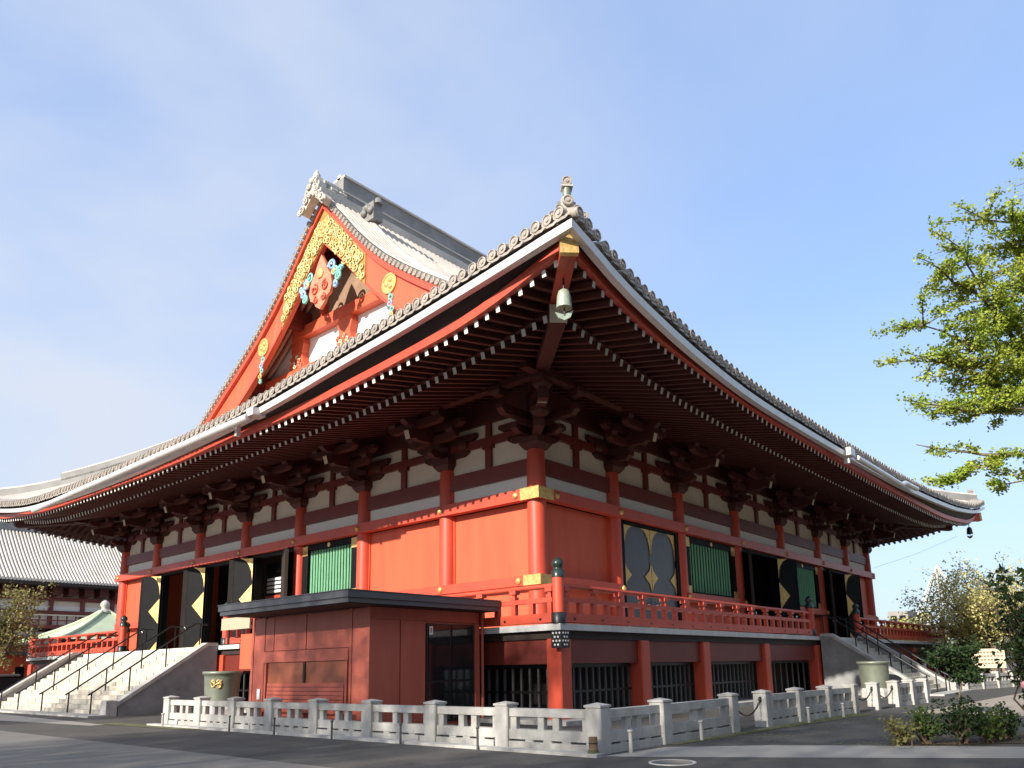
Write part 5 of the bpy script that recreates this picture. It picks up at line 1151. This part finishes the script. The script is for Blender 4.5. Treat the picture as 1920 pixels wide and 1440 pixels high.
# ------------------------------------------------------------------ airy plaza trees outside the picture (behind and left of the camera) whose thin shade falls on the forecourt
ORD = ['first', 'second', 'third', 'fourth', 'fifth', 'sixth', 'seventh', 'eighth', 'ninth', 'tenth', 'eleventh', 'twelfth', 'thirteenth', 'fourteenth']
def shade_tree(x, y, r, top, k, depth=1.4):
    rnd = random.Random(300 + k); o = empty('plaza_shade_tree', (x, y, G), ORD[k] + ' airy plaza tree outside the frame behind the camera, counted from the garden', 'tree', 'airy plaza trees outside the frame')
    tb = MB(); lb = MB(); H = top - G
    tp = branch_path((x, y, G - 0.05), (x, y, top - 0.8), rnd, 7, 0.02); tb.tube(tp, [0.3 * (1 - 0.85 * i / 7) for i in range(8)], 8)
    for q in range(26):
        st = tp[rnd.randint(1, 6)]; az = rnd.uniform(0, 6.283); en = st + Vector((math.cos(az) * r * 0.85, math.sin(az) * r * 0.85, rnd.uniform(0.3, 1.6))); en.z = min(en.z, top - 0.4)
        tb.tube(branch_path(st, en, rnd, 4, 0.08), [0.09, 0.07, 0.05, 0.03, 0.012], 5)
    A = 2 * r * (H - 1.0); n = int(depth * A / (0.5 * 0.021))
    for q in range(n):
        t = rnd.random(); zz = G + 1.0 + (H - 1.0) * t; rr_ = r * math.sqrt(rnd.random()) * (1.0 if t < 0.93 else 0.8); az = rnd.uniform(0, 6.283)
        leaf_quads(lb, (x + rr_ * math.cos(az), y + rr_ * math.sin(az), min(zz, top)), 1, 0.01, 0.178, rnd, 0.1)
    tb.build('trunk', 'bark', o); f = lb.build('crown', 'leaf_olive', o); f['kind'] = 'stuff'
k = 0
for y in (-32.5, -27.8, -23.1, -18.4, -13.7, -9.0): shade_tree(-40, y, 2.9, 17.9, k); k += 1
for y in (-3.4, -0.6, 1.7): shade_tree(-40, y, 2.4, 17.1, k); k += 1
for y in (13.4, 17.4): shade_tree(-40, y, 2.4, 14.4, k); k += 1

# unseen trees added to cut the sky light on the hall's shaded side
for k, (x, y, h) in enumerate(((-14, -30, 8.5), (-4, -27, 9.0), (7, -29, 9.5), (18, -27, 9.0), (29, -30, 9.0), (41, -28, 8.5), (2, -35, 10), (23, -36, 10))):
    tree('sky_blocking_tree', (x, y, G), h, 0.45, 6.4, 1.0, 22, 16, 'leaf_dark', 0.85, 7, 0.55, ORD[k] + ' unseen tree added to block sky light beyond the right edge, counted from the camera', group='unseen trees added to block sky light', seed=80 + k, up=0.15)

# fallen leaves along the bed and the fence foot
rnd = random.Random(77); b = MB()
for k in range(700):
    if k % 2: x, y = rnd.uniform(-5.6, 3.0), 0; y = -8.35 - rnd.random() ** 2 * 1.2
    else: x = rnd.uniform(-5.4, -0.5); y = -11.0 - (x + 5.0) * 0.62 + rnd.uniform(-0.9, 0.7)
    a = rnd.uniform(0, 6.28); c_, s_ = math.cos(a) * 0.03, math.sin(a) * 0.03
    b.add([(x - c_, y - s_, G + 0.016), (x + s_ * 0.6, y - c_ * 0.6, G + 0.020), (x + c_, y + s_, G + 0.016), (x - s_ * 0.6, y + c_ * 0.6, G + 0.022)], [(0, 1, 2, 3)])
o = b.build('fallen_leaves', 'leaf_olive'); o['kind'] = 'stuff'; o['label'] = 'small fallen leaves scattered by the bed and the right fence'; o['category'] = 'leaves'
